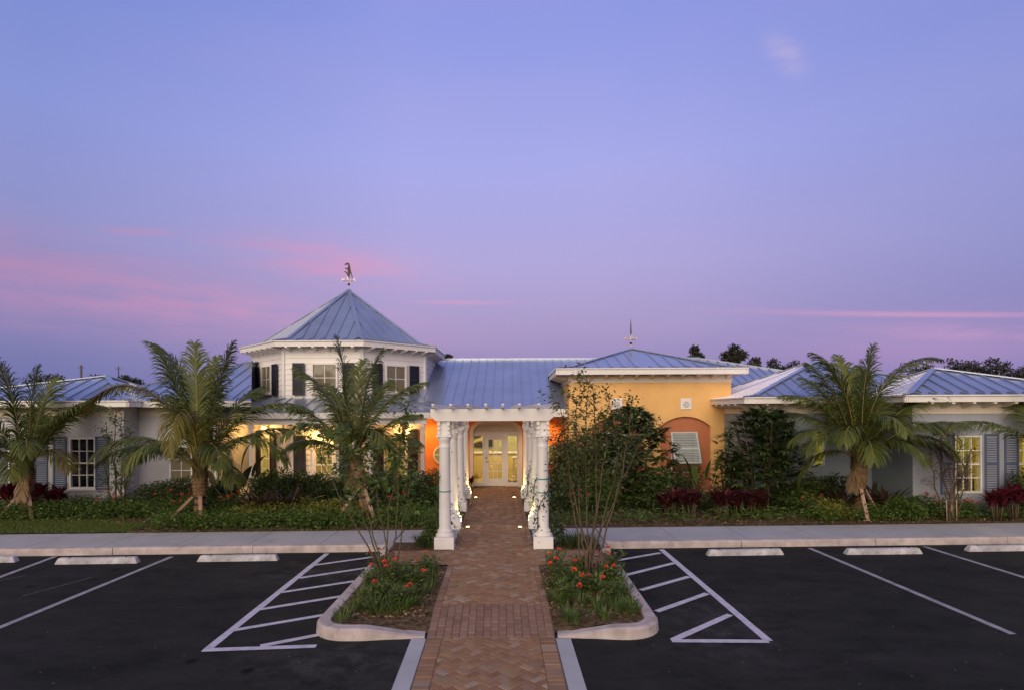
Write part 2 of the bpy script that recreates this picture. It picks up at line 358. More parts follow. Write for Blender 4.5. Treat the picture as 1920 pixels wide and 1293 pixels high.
def asphalt_detail():
    n, l = m_asphalt.node_tree.nodes, m_asphalt.node_tree.links
    pr = n['Principled BSDF']; src = pr.inputs['Base Color'].links[0].from_socket
    tcn = n.new('ShaderNodeTexCoord')
    mp = n.new('ShaderNodeMapping'); mp.inputs['Scale'].default_value = (.75, 1.7, 1); mp.inputs['Rotation'].default_value = (0, 0, .6); l.new(tcn.outputs['Object'], mp.inputs[0])
    t = n.new('ShaderNodeTexNoise'); t.inputs['Scale'].default_value = 1.3; t.inputs['Detail'].default_value = 12; t.inputs['Roughness'].default_value = .8; l.new(mp.outputs[0], t.inputs['Vector'])
    r = n.new('ShaderNodeMapRange'); r.inputs[1].default_value = .40; r.inputs[2].default_value = .78; l.new(t.outputs['Fac'], r.inputs[0])
    m1 = n.new('ShaderNodeMix'); m1.data_type = 'RGBA'; l.new(r.outputs[0], m1.inputs[0]); l.new(src, m1.inputs[6]); m1.inputs[7].default_value = (.042, .041, .040, 1)
    t2 = n.new('ShaderNodeTexNoise'); t2.inputs['Scale'].default_value = 70; t2.inputs['Detail'].default_value = 3; l.new(tcn.outputs['Object'], t2.inputs['Vector'])
    r2 = n.new('ShaderNodeMapRange'); r2.inputs[1].default_value = .56; r2.inputs[2].default_value = .74; r2.inputs[4].default_value = .8; l.new(t2.outputs['Fac'], r2.inputs[0])
    m2 = n.new('ShaderNodeMix'); m2.data_type = 'RGBA'; l.new(r2.outputs[0], m2.inputs[0]); l.new(m1.outputs[2], m2.inputs[6]); m2.inputs[7].default_value = (.055, .053, .052, 1)
    # pale cement dust left by the kerb builders beside the islands
    sp = n.new('ShaderNodeSeparateXYZ'); l.new(tcn.outputs['Object'], sp.inputs[0]); acc = None
    for cx, cy, rx, ry in ((-2.0, 7.0, 1.2, .7), (2.7, 8.2, .9, 1.3), (-3.6, 10.9, 1.3, .8)):
        def mm(op, a, b):
            q = n.new('ShaderNodeMath'); q.operation = op
            for i, v in enumerate((a, b)):
                if isinstance(v, (int, float)): q.inputs[i].default_value = v
                else: l.new(v, q.inputs[i])
            return q.outputs[0]
        u = mm('DIVIDE', mm('SUBTRACT', sp.outputs[0], cx), rx); v = mm('DIVIDE', mm('SUBTRACT', sp.outputs[1], cy), ry)
        g = mm('EXPONENT', mm('MULTIPLY', mm('ADD', mm('MULTIPLY', u, u), mm('MULTIPLY', v, v)), -1.0), 0)
        acc = g if acc is None else mm('MAXIMUM', acc, g)
    t3 = n.new('ShaderNodeTexNoise'); t3.inputs['Scale'].default_value = 3.5; t3.inputs['Detail'].default_value = 10; t3.inputs['Roughness'].default_value = .75; l.new(tcn.outputs['Object'], t3.inputs['Vector'])
    r3 = n.new('ShaderNodeMapRange'); r3.inputs[1].default_value = .45; r3.inputs[2].default_value = .75; l.new(t3.outputs['Fac'], r3.inputs[0])
    f = n.new('ShaderNodeMath'); f.operation = 'MULTIPLY'; l.new(r3.outputs[0], f.inputs[0]); l.new(acc, f.inputs[1])
    m3 = n.new('ShaderNodeMix'); m3.data_type = 'RGBA'; l.new(f.outputs[0], m3.inputs[0]); l.new(m2.outputs[2], m3.inputs[6]); m3.inputs[7].default_value = (.085, .082, .085, 1)
    # scattered pale chips and dark drips
    src = m3.outputs[2]
    for sc_, th, colr in ((5.5, .085, (.13, .125, .115, 1)), (1.1, .10, (.007, .007, .007, 1)), (2.4, .05, (.12, .09, .055, 1))):
        vo = n.new('ShaderNodeTexVoronoi'); vo.inputs['Scale'].default_value = sc_; l.new(tcn.outputs['Object'], vo.inputs['Vector'])
        rr = n.new('ShaderNodeMapRange'); rr.inputs[1].default_value = th; rr.inputs[2].default_value = th*.6; l.new(vo.outputs['Distance'], rr.inputs[0])
        hs = n.new('ShaderNodeSeparateColor'); l.new(vo.outputs['Color'], hs.inputs[0])
        gt = n.new('ShaderNodeMath'); gt.operation = 'GREATER_THAN'; gt.inputs[1].default_value = .55; l.new(hs.outputs[0], gt.inputs[0])
        mu = n.new('ShaderNodeMath'); mu.operation = 'MULTIPLY'; l.new(rr.outputs[0], mu.inputs[0]); l.new(gt.outputs[0], mu.inputs[1])
        mm_ = n.new('ShaderNodeMix'); mm_.data_type = 'RGBA'; l.new(mu.outputs[0], mm_.inputs[0]); l.new(src, mm_.inputs[6]); mm_.inputs[7].default_value = colr; src = mm_.outputs[2]
    l.new(src, pr.inputs['Base Color'])
asphalt_detail()
def wear(m, under, amt=.5, sc_=9):
    # paint worn through to the surface below in patches
    n, l = m.node_tree.nodes, m.node_tree.links; pr = n['Principled BSDF']; src = pr.inputs['Base Color'].links[0].from_socket
    tcn = n.new('ShaderNodeTexCoord'); t = n.new('ShaderNodeTexNoise'); t.inputs['Scale'].default_value = sc_; t.inputs['Detail'].default_value = 12; t.inputs['Roughness'].default_value = .8; l.new(tcn.outputs['Object'], t.inputs['Vector'])
    r = n.new('ShaderNodeMapRange'); r.inputs[1].default_value = .56; r.inputs[2].default_value = .68; r.inputs[4].default_value = amt; l.new(t.outputs['Fac'], r.inputs[0])
    mx = n.new('ShaderNodeMix'); mx.data_type = 'RGBA'; l.new(r.outputs[0], mx.inputs[0]); l.new(src, mx.inputs[6]); mx.inputs[7].default_value = (*under, 1); l.new(mx.outputs[2], pr.inputs['Base Color'])
wear(m_line, (.05, .05, .05), .55, 7); wear(m_line2, (.04, .04, .04), .6, 6); wear(m_stop, (.10, .09, .085), .55, 5); wear(m_kerb, (.17, .14, .12), .5, 4); wear(m_conc, (.22, .205, .20), .4, 1.6)
# ------------------------------------------------------------------ ground
def sheet(name, poly, z, m, label=None):
    b = MB(); b.add([(x, y, z) for x, y in poly], [tuple(range(len(poly)))])
    return tag(b.build(name, m), label, None, kind='structure')
swf = lambda x: 12.68 + .033*x          # front of the sidewalk
swb = lambda x: 14.25 + .034*x          # back of the sidewalk
sheet('ground', [(-600, -300), (600, -300), (600, 900), (-600, 900)], -.06, m_ground)
sheet('parking_lot', [(-60, -30), (60, -30), (60, swf(60)), (-60, swf(-60))], 0.0, m_asphalt)
pcx = lambda y: -.385 - .0215*(y-12.1)   # centre line of the brick path
PW = .84
# planting bed: behind the sidewalk
rb = random.Random(3)
for sgn in (-1, 1):
    b = MB(); nx, ny = 46, 26; vs = []
    for j in range(ny+1):
        for i in range(nx+1):
            u = (i/nx)**1.5; y = swb(sgn*34*u)+(30-swb(sgn*34*u))*(j/ny)**1.6
            xe = pcx(y)+sgn*(PW+.03) if y < 22.2 else pcx(22.2); x = xe+(sgn*34-xe)*u
            vs.append((x, y, .13+(0 if j == 0 or i == 0 else rb.uniform(-.02, .05))))
    fs = [(j*(nx+1)+i, j*(nx+1)+i+1, (j+1)*(nx+1)+i+1, (j+1)*(nx+1)+i) for j in range(ny) for i in range(nx)]
    b.add(vs, fs if sgn > 0 else [f[::-1] for f in fs], True)
    tag(b.build('planting_bed', m_mulch), kind='structure')

# sidewalk slabs with open joints, one kerb along the front
def walk(x0, x1, parts):
    b = MB(); n = max(1, round((x1-x0)/1.55)); w = (x1-x0)/n; g = .007
    for i in range(n):
        a, c = x0+i*w+g, x0+(i+1)*w-g; f = lambda x: swf(x)+.16
        b.add([(a, f(a), .148), (c, f(c), .148), (c, swb(c), .148), (a, swb(a), .148), (a, f(a), .0), (c, f(c), .0), (c, swb(c), .0), (a, swb(a), .0)],
              [(0,1,2,3), (4,5,1,0), (6,7,3,2), (5,6,2,1), (7,4,0,3)])
    tag(b.build('sidewalk', m_conc), kind='structure')
    # kerb cast in lengths with open joints
    b = MB(); prof = [(0, 0), (.012, .12), (.03, .142), (.055, .15), (.155, .15), (.155, 0)]; k = len(prof)
    m = max(2, round((x1-x0)/3.05)); w = (x1-x0)/m
    for i in range(m):
        vs = []; dz_, dy_ = rnd.uniform(-.003, .003), rnd.uniform(-.004, .004)
        for x in (x0+i*w+.006, x0+(i+1)*w-.006):
            for p, z in prof: vs.append((x, swf(x)+p+dy_, z+(dz_ if z > .1 else 0)))
        b.add(vs, [(j, k+j, k+j+1, j+1) for j in range(k-1)]+[tuple(range(k)), tuple(k+j for j in range(k-1, -1, -1))])
    tag(b.build('kerb', m_kerb), kind='structure')
walk(-26, -2.62, 1); walk(2.02, 26, 1)
# short concrete pads between the front columns and the path
for sgn in (-1, 1):
    b = MB(); xa = pcx(13)+sgn*(PW+.02); xb = -2.60 if sgn < 0 else 2.0
    x0, x1 = min(xa, xb), max(xa, xb)
    b.add([(x0, 12.75, .143), (x1, 12.75, .143), (x1, swb(x1), .143), (x0, swb(x0), .143), (x0, 12.75, 0), (x1, 12.75, 0)], [(0,1,2,3), (4,5,1,0)])
    tag(b.build('sidewalk', m_conc), kind='structure')

# brick path: every brick a bevelled block, herringbone
def clip(poly, a, b_, c):     # keep a*x+b*y<=c
    out = []
    for i in range(len(poly)):
        p, q = poly[i], poly[(i+1) % len(poly)]
        fp, fq = a*p[0]+b_*p[1]-c, a*q[0]+b_*q[1]-c
        if fp <= 0: out.append(p)
        if (fp < 0 < fq) or (fq < 0 < fp):
            t = fp/(fp-fq); out.append((p[0]+t*(q[0]-p[0]), p[1]+t*(q[1]-p[1])))
    return out
def pz(y):
    if y < 7.75: return .006
    if y < 8.7: return .006+(y-7.75)/.95*.134
    return .14
def brick(b, poly, top=.012):
    if len(poly) < 3: return
    cx = sum(p[0] for p in poly)/len(poly); cy = sum(p[1] for p in poly)/len(poly)
    ar = abs(sum(poly[i][0]*poly[(i+1) % len(poly)][1]-poly[(i+1) % len(poly)][0]*poly[i][1] for i in range(len(poly))))/2
    if ar < .0012: return
    j = rnd.uniform(-.004, .004); n = len(poly)
    def ins(d):
        o = []
        for x, y in poly:
            L = math.hypot(x-cx, y-cy); k = max(0, 1-d/L) if L > 0 else 0; o.append((cx+(x-cx)*k, cy+(y-cy)*k))
        return o
    o1, o2 = ins(.006), ins(.016)
    vs = [(x, y, pz(y)) for x, y in o1]+[(x, y, pz(y)+top*.5+j) for x, y in o1]+[(x, y, pz(y)+top+j) for x, y in o2]
    fs = [tuple(range(2*n, 3*n))]
    for i in range(n):
        k = (i+1) % n; fs += [(i, k, n+k, n+i), (n+i, n+k, 2*n+k, 2*n+i)]
    b.add(vs, fs)
def herring(b, quad, W=.086, ang=45):
    # quad: convex polygon counter-clockwise
    ca, sa = math.cos(R(ang)), math.sin(R(ang))
    xs = [ca*x+sa*y for x, y in quad]; ys = [-sa*x+ca*y for x, y in quad]
    for i in range(int(min(xs)/W)-3, int(max(xs)/W)+3):
        for j in range(int(min(ys)/W)-3, int(max(ys)/W)+3):
            d = (i-j) % 4
            if d == 0: r = (i, j, i+2, j+1)
            elif d == 3: r = (i, j, i+1, j+2)
            else: continue
            p = [(ca*x*W-sa*y*W, sa*x*W+ca*y*W) for x, y in ((r[0], r[1]), (r[2], r[1]), (r[2], r[3]), (r[0], r[3]))]
            for k in range(len(quad)):
                (ax, ay), (bx, by) = quad[k], quad[(k+1) % len(quad)]
                A, B = by-ay, -(bx-ax)
                p = clip(p, A, B, A*ax+B*ay)
                if len(p) < 3: break
            else: brick(b, p)
def strip(y0, y1, o0, o1): return [(pcx(y0)+o0, y0), (pcx(y0)+o1, y0), (pcx(y1)+o1, y1), (pcx(y1)+o0, y1)]
bp = MB()
herring(bp, strip(3.5, 7.74, -PW+.2, PW-.2)); herring(bp, strip(8.72, 10.95, -PW+.1, PW-.1))
herring(bp, [(-2.45, 10.95), (1.75, 10.95), (1.75, 12.05), (-2.45, 12.05)])
herring(bp, strip(12.05, 22.3, -PW+.1, PW-.1))
for y0, y1, wd in ((3.5, 7.74, .2), (8.72, 10.95, .1), (12.05, 22.3, .1)):
    L = .1 if wd == .2 else .2; n = int((y1-y0)/L)
    for i in range(n):
        ya, yb = y0+i*L, y0+(i+1)*L
        brick(bp, strip(ya, yb, -PW, -PW+wd)); brick(bp, strip(ya, yb, PW-wd, PW))
pathroot = bp.build('brick_path', m_brick); tag(pathroot, kind='structure')
bp = MB()
for i in range(16):
    w = 2*PW/16
    for k in range(5):
        o = .095 if i % 2 else 0
        ya, yb = max(7.755, 7.75+k*.2-o), min(8.71, 7.75+(k+1)*.2-o)
        if yb-ya > .03: brick(bp, strip(ya, yb, -PW+i*w, -PW+(i+1)*w))
    if i % 2: brick(bp, strip(8.655, 8.71, -PW+i*w, -PW+(i+1)*w))
tag(bp.build('brick_ramp', m_brickred), kind='structure')
b = MB()
ys = [3.5, 7.75, 8.7, 10.95]
for y0, y1 in zip(ys[:-1], ys[1:]):
    q = strip(y0, y1, -PW-.01, PW+.01); b.add([(x, y, pz(y)+.002) for x, y in q], [(0, 1, 2, 3)])
b.add([(-2.46, 10.95, .142), (1.76, 10.95, .142), (1.76, 12.05, .142), (-2.46, 12.05, .142)], [(0, 1, 2, 3)])
q = strip(12.05, 22.3, -PW-.01, PW+.01); b.add([(x, y, .142) for x, y in q], [(0, 1, 2, 3)])
tag(b.build('mortar_bed', m_mortar), kind='structure')
# crossings sloping down to the parking lot at both ends of the cross path
for x0, x1 in ((-2.452, -2.74), (1.752, 2.04)):
    b = MB(); b.add([(x0, 10.93, .152), (x0, 12.04, .152), (x1, 12.04, .012), (x1, 10.93, .012)], [(0, 1, 2, 3)])
    tag(b.build('brick_ramp', m_brickred), kind='structure')
# flush concrete bands beside the path
for sgn in (-1, 1):
    b = MB(); y0, y1 = 3.5, 7.72
    o0, o1 = sorted((sgn*(PW+.015), sgn*(PW+.21)))
    b.add([(x, y, .012) for x, y in strip(y0, y1, o0, o1)]+[(x, y, -.01) for x, y in strip(y0, y1, o0, o1)], [(0,1,2,3), (4,5,1,0), (5,6,2,1), (6,7,3,2), (7,4,0,3)])
    tag(b.build('concrete_band', m_conc), kind='structure')

# two islands with kerbs
def island(xo, xi_fn, sgn):
    # outer kerb line from the cross path, down the side, round the corner and along the front, falling to the path
    pts = []; r = .5; yb, yf = 10.93, 7.68
    pts.append((xo, yb, .15)); pts.append((xo, yf+r, .15))
    for k in range(1, 9):
        a = math.pi/2*k/8
        pts.append((xo-sgn*r*(1-math.cos(a)), yf+r-r*math.sin(a), .15))
    xe = pcx(7.7)+sgn*(PW+.22)
    x_mid = xe+sgn*.62
    pts += [(x_mid+sgn*.04, yf, .15), (x_mid-sgn*.05, yf+.01, .144), (xe+sgn*.35, yf+.04, .10), (xe+sgn*.1, yf+.06, .058), (xe-sgn*.18, yf+.08, .024)]
    prof = [(0, 0), (.012, .8), (.05, 1.0), (.19, 1.0), (.2, .85), (.2, 0)]
    vs = []; n = len(pts)
    for i, (x, y, h) in enumerate(pts):
        p, q = Vector(pts[max(0, i-1)][:2]), Vector(pts[min(n-1, i+1)][:2]); t = (q-p).normalized()
        nrm = Vector((t.y, -t.x))*(-1)
        if sgn > 0: nrm = -nrm
        # inward normal
        for o, hh in prof: vs.append((x+nrm.x*o, y+nrm.y*o, h*hh if hh else -.01))
    k = len(prof)
    fs = [(i*k+j, (i+1)*k+j, (i+1)*k+j+1, i*k+j+1) for i in range(n-1) for j in range(k-1)]
    fs += [tuple(range(k)), tuple((n-1)*k+j for j in range(k))]
    b = MB(); b.add(vs, fs); tag(b.build('kerb', m_kerb), kind='structure')
    # mulch surface, gently uneven
    b = MB(); nx, ny = 14, 22; vv = []
    for j in range(ny+1):
        for i in range(nx+1):
            y = 7.90+(10.94-7.90)*j/ny; xa = xo-sgn*.12; xb = pcx(y)+sgn*(PW+.005)
            if y < 8.2: xa = xo-sgn*(.12+.42*(1-(y-7.8)/.4)**2)
            x = xa+(xb-xa)*i/nx
            e = min(i, nx-i, j, ny-j)/3.0
            k = min(1, max(0, (i/nx-.45)/.45)); hb = (1-k)+k*min(1, max(.1, (y-7.75)/.95))
            vv.append((x, y, .125*hb+min(1, e)*rnd.uniform(-.01, .03)))
    b.add(vv, [(j*(nx+1)+i, j*(nx+1)+i+1, (j+1)*(nx+1)+i+1, (j+1)*(nx+1)+i) for j in range(ny) for i in range(nx)], True)
    tag(b.build('island_bed', m_mulch), kind='structure')
    b = MB(); x0, x1 = sorted((xo, pcx(12.4)+sgn*(PW+.02)))
    b.add([(x0, 12.05, .15), (x1, 12.05, .15), (x1, 12.78, .155), (x0, 12.78, .155)], [(0, 1, 2, 3)])
    tag(b.build('planting_bed', m_mulch), kind='structure')
    b = MB(); a, c = sorted((xo, xo-sgn*.18)); b.bbox(a, c, 12.03, 12.75, 0, .165, .02)
    tag(b.build('kerb', m_kerb), kind='structure')
island(-2.72, None, -1); island(2.02, None, 1)

# painted lines
def stripe(b, p, q, w, z=.006):
    p, q = Vector(p), Vector(q); p.z = q.z = 0; d = (q-p).normalized(); s = Vector((-d.y, d.x, 0))*(w/2)
    n = max(1, int((q-p).length/.35)); vs = []
    for i in range(n+1):
        c = p+(q-p)*i/n; jw = rnd.uniform(.93, 1.05)
        vs += [(c.x-s.x*jw, c.y-s.y*jw, z), (c.x+s.x*jw, c.y+s.y*jw, z)]
    b.add(vs, [(2*i, 2*i+2, 2*i+3, 2*i+1) for i in range(n)])
LH = [((613, 1037), (389, 1217)), ((380, 1218.5), (593, 1211)), ((488, 1211), (597, 1190)), ((433, 1182), (610, 1152)), ((488, 1142), (642, 1117)),
      ((528, 1110), (664, 1089)), ((562, 1083), (688, 1064)), ((590, 1059), (704, 1043))]
RH = [((1240, 1029.5), (1441, 1201)), ((1259, 1201), (1441, 1202)), ((1262, 1199.5), (1369, 1152)), ((1231, 1146), (1326, 1112)), ((1201, 1106), (1292, 1080.5)),
      ((1172, 1078), (1264, 1055)), ((1152, 1051), (1238, 1036))]
for hs in (LH, RH):
    b = MB()
    for i, (p, q) in enumerate(hs): stripe(b, gnd(*p), gnd(*q), .105 if i else .115, z=.006+.0015*(i > 0)+.001*(i == 2))
    tag(b.build('hatched_marking', m_line), kind='structure')
for p, q, m in (((-300, 1299), (322, 1043), m_line2), ((-150, 1137), (104, 1042.5), m_line2), ((1518, 1027), (1900, 1188.5), m_line2), ((1733, 1024), (2050, 1122), m_line2)):
    b = MB(); stripe(b, gnd(*p), gnd(*q), .105); tag(b.build('parking_line', m), kind='structure')
b = MB(); stripe(b, gnd(43, 1117), gnd(175, 1081), .07); stripe(b, gnd(-40, 1096), gnd(50, 1078), .07)
tag(b.build('faded_parking_line', m_fadeline), kind='structure')

# wheel stops
def wheel_stop():
    t = thing('wheel_stop', 'x', 'wheel stop', group='concrete wheel stops along the kerb')
    b = MB(); L = .8
    for i, (x0, x1) in enumerate(((-L, L),)):
        prof = [(-.075, 0), (-.068, .06), (-.045, .115), (.045, .115), (.068, .06), (.075, 0)]
        k = len(prof); vs = []
        for x, s in ((x0, .9), (x0+.06, 1), (x1-.06, 1), (x1, .9)):
            e = 0 if abs(x) < L else .0
            for y, z in prof: vs.append((x+(.05 if x < 0 else -.05)*(z/.115) if abs(x) == L else x, y*s, z*s))
        fs = [(i*k+j, (i+1)*k+j, (i+1)*k+j+1, i*k+j+1) for i in range(3) for j in range(k-1)]+[tuple(range(k-1, -1, -1)), tuple(3*k+j for j in range(k))]
        b.add(vs, fs)
    b.build('stop_block', m_stop, t)
    for x in (-.55, .55):
        b = MB(); b.lathe([(.022, .113), (.022, .119), (.008, .122)], (x, 0, 0), 8); b.build('anchor_pin', m_metal, t)
    return t
ws0 = wheel_stop()
wsl = [((177, 1057), 'concrete wheel stop between two white lines on the left side of the lot'),
       ((443, 1052), 'concrete wheel stop in the bay beside the left hatched marking'),
       ((-52, 1055), 'wheel stop cut off by the left edge of the photo'),
       ((1400, 1041), 'concrete wheel stop in the bay beside the right hatched marking'),
       ((1661, 1039), 'concrete wheel stop between the two long white lines on the right'),
       ((1888, 1033), 'wheel stop cut off by the right edge of the photo')]
for i, ((px, py), lab) in enumerate(wsl):
    o = ws0 if i == 0 else copy_tree(ws0)
    p = gnd(px, py); o.location = (p.x, p.y+.1, .0); o.rotation_euler = (0, 0, math.atan(.033)+rnd.uniform(-.01, .01)); o['label'] = lab

# ------------------------------------------------------------------ the building
B = thing('clubhouse', 'long low building with blue metal roofs, white octagonal tower, orange entrance and yellow block', 'building', (0, 22, .1))

def roof_face(b, poly, sp, org=None, w=.028, h=.04, ribs=True):
    p = [Vector(q) for q in poly]
    e1 = (p[1]-p[0]).normalized(); nrm = None
    for k in range(2, len(p)):
        nrm = e1.cross(p[k]-p[0])
        if nrm.length > 1e-5: break
    nrm.normalize()
    if nrm.z < 0: nrm = -nrm
    e2 = nrm.cross(e1)
    if e2.z < 0: e2 = -e2
    b.add(p, [tuple(range(len(p)))])
    if not ribs: return
    o = Vector(org) if org is not None else (p[0]+p[1])/2
    uv = [((q-o).dot(e1), (q-o).dot(e2)) for q in p]
    u0, u1 = min(u for u, v in uv), max(u for u, v in uv)
    k = math.ceil((u0+.03)/sp)
    while k*sp < u1-.03:
        u = k*sp; vsx = []
        for i in range(len(uv)):
            (ua, va), (ub, vb) = uv[i], uv[(i+1) % len(uv)]
            if (ua-u)*(ub-u) < 0: vsx.append(va+(u-ua)/(ub-ua)*(vb-va))
        if len(vsx) >= 2:
            v0, v1 = min(vsx), max(vsx)
            if v1-v0 > .06:
                base = p[0]-e1*uv[0][0]-e2*uv[0][1]
                c = base+e1*u+e2*((v0+v1)/2)+nrm*(h/2-.004)
                b.obox(c, e1*(w/2), e2*((v1-v0)/2-.005), nrm*(h/2))
        k += 1
def hip(corners, apexes, t, kr, sp, m, name='roof', label=None, fasc=.19, skip=(), caps=True, soffit=True, ribskip=(), white=None, wmat=None):
    # corners: eave polygon (counter-clockwise from above, front edge first); apexes[i]: the ridge point over corner i
    C = [Vector(c) for c in corners]; A = [Vector(a) for a in apexes]; n = len(C)
    D = [Vector((c.x+(a.x-c.x)*t, c.y+(a.y-c.y)*t, c.z+kr)) for c, a in zip(C, A)]
    b = MB()
    for i in range(n):
        if i in skip or i == white: continue
        j = (i+1) % n; org = (C[i]+C[j])/2
        roof_face(b, [C[i], C[j], D[j], D[i]], sp, org, ribs=i not in ribskip)
        poly = [D[i], D[j], A[j]]+([A[i]] if (A[i]-A[j]).length > .01 else [])
        roof_face(b, poly, sp, (D[i]+D[j])/2, ribs=i not in ribskip)
    if caps:
        for i in range(n):
            up = Vector((0, 0, 1))
            b.bar(D[i]+up*.02, A[i]+up*.02, .16, .035); b.bar(C[i]+up*.02, D[i]+up*.02, .14, .03)
    ro = b.build(name, m, B)
    if label: ro['label'] = label
    if white is not None:  # one slope of the same roof, its bright reflection held in a paler colour
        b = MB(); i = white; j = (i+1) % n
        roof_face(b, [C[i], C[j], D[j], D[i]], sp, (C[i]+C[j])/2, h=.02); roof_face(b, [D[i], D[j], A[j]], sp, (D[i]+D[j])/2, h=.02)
        o = b.build('sheen_roof_slope', wmat or m_sheenmetal, ro); o['label'] = 'hip roof slope with its sky sheen painted in'
    # fascia boards and soffit
    b = MB()
    for i in range(n):
        j = (i+1) % n; p, q = C[i], C[j]; d = (q-p).normalized(); s = Vector((d.y, -d.x, 0))
        b.add([p-s*.03+Vector((0, 0, -.012)), q-s*.03+Vector((0, 0, -.012)), q-s*.03-Vector((0, 0, fasc)), p-s*.03-Vector((0, 0, fasc)),
               p-s*.08-Vector((0, 0, .012)), q-s*.08-Vector((0, 0, .012)), q-s*.08-Vector((0, 0, fasc)), p-s*.08-Vector((0, 0, fasc))],
              [(0,3,2,1), (4,5,6,7), (3,7,6,2)])
        # thin metal drip edge
        b.add([p+s*.012-Vector((0, 0, .0)), q+s*.012-Vector((0, 0, .0)), q+s*.012-Vector((0, 0, .035)), p+s*.012-Vector((0, 0, .035)), p-s*.03-Vector((0, 0, .035)), q-s*.03-Vector((0, 0, .035))],
              [(0,3,2,1), (3,4,5,2)])
    b.build('fascia', m_white, ro)
    if soffit:
        cx = sum((c for c in C), Vector())/n
        b = MB(); b.add([c+(cx-c).normalized()*.05-Vector((0, 0, fasc-.02)) for c in C], [tuple(range(n-1, -1, -1))])
        b.build('soffit', m_white, ro)
    return ro

def wall_holes(name, x0, x1, z0, z1, y, m, holes=(), depth=.14, label=None, parent=None):
    # front face at y, facing the camera, with real openings
    xs = sorted({x0, x1, *[h[0] for h in holes], *[h[1] for h in holes]}); zs = sorted({z0, z1, *[h[2] for h in holes], *[h[3] for h in holes]})
    b = MB()
    for xa, xb in zip(xs[:-1], xs[1:]):
        for za, zb in zip(zs[:-1], zs[1:]):
            cx, cz = (xa+xb)/2, (za+zb)/2
            if any(h[0] < cx < h[1] and h[2] < cz < h[3] for h in holes): continue
            b.add([(xa, y, za), (xb, y, za), (xb, y, zb), (xa, y, zb)], [(0, 1, 2, 3)])
            b.add([(xa, y+depth, za), (xb, y+depth, za), (xb, y+depth, zb), (xa, y+depth, zb)], [(3, 2, 1, 0)])
    for a, c, d, e in holes:
        b.add([(a, y, d), (c, y, d), (c, y, e), (a, y, e), (a, y+depth, d), (c, y+depth, d), (c, y+depth, e), (a, y+depth, e)], [(0,4,5,1), (1,5,6,2), (2,6,7,3), (3,7,4,0)])
    o = b.build(name, m, parent or B)
    if label: o['label'] = label
    return o

def window(cx, w, z0, z1, y, cols, rows, pane, frame=.05, label=None, T=None, sill=True, inset=.05, meeting=True, shutters=None, shm=None, sw=.4, shz=None):
    """a window whose outer face lies at y; T maps local (x,y,z) into place for windows on slanted walls"""
    def put(b):
        if T: b.v = [tuple(T(Vector(v))) for v in b.v]
        return b
    b = MB(); x0, x1 = cx-w/2, cx+w/2
    yo, yi = y-.03, y+inset+.02
    b.box(x0-frame, x0, yo, yi, z0-frame, z1+frame); b.box(x1, x1+frame, yo, yi, z0-frame, z1+frame)
    b.box(x0, x1, yo+.002, yi, z1, z1+frame); b.box(x0, x1, yo+.002, yi, z0-frame, z0)
    W = put(b).build('window', m_white, B)
    if label: W['label'] = label
    b = MB()
    for i in range(1, cols):
        x = x0+w*i/cols; b.box(x-.011, x+.011, y+.004, y+inset-.012, z0, z1)
    for k in range(1, rows):
        z = z0+(z1-z0)*k/rows; hh = .022 if (meeting and k == rows//2 and rows > 3) else .011
        b.box(x0, x1, y+.007, y+inset-.014, z-hh, z+hh)
    if cols*rows > 1: put(b).build('muntin', m_white, W)
    b = MB(); b.box(x0, x1, y+inset-.008, y+inset, z0, z1); put(b).build('pane', pane, W)
    if sill:
        b = MB(); b.box(x0-frame-.04, x1+frame+.04, y-.08, y, z0-frame-.05, z0-frame); put(b).build('sill', m_white, W)
    if shutters:
        za, zb = shz or (z0-frame, z1+frame)
        for s in shutters:
            b = MB(); xc = s; a, c = xc-sw/2, xc+sw/2
            b.box(a, a+.05, y-.05, y-.012, za, zb); b.box(c-.05, c, y-.05, y-.012, za, zb)
            zm = (za+zb)/2
            for zz in (za, zm-.03, zb-.06): b.box(a+.05, c-.05, y-.048, y-.014, zz, zz+.06)
            nl = int((zb-za-.2)/.06)
            for i in range(nl):
                z = za+.08+(zb-za-.16)*(i+.5)/nl
                if abs(z-zm) < .05: continue
                b.add([(a+.05, y-.044, z-.028), (c-.05, y-.044, z-.028), (c-.05, y-.018, z+.024), (a+.05, y-.018, z+.024)], [(0, 1, 2, 3)])
            b.add([(a+.05, y-.0125, za), (c-.05, y-.0125, za), (c-.05, y-.0125, zb), (a+.05, y-.0125, zb)], [(0, 1, 2, 3)])
            put(b).build('shutter', shm, W)
    return W

def brackets(pts, d, m=m_white, L=.38):
    # small shaped corbels under the eaves; pts on the wall face, d the outward direction
    d = Vector(d).normalized()
    s = Vector((d.y, -d.x, 0))*.04
    me = None
    for p in pts:
        p = Vector(p)
        if me is None:
            b = MB(); poly = [(0, 0), (L, 0), (L, -.05), (L*.7, -.075), (L*.35, -.13), (.0, -.16)]
            b.extr([d*x+Vector((0, 0, z))-s for x, z in poly], s*2)
            o = b.build('bracket', m, None); o.parent = B; o.location = p-root_loc(B); me = o
        else:
            o = me.copy(); COL.objects.link(o); o.location = p-root_loc(B)

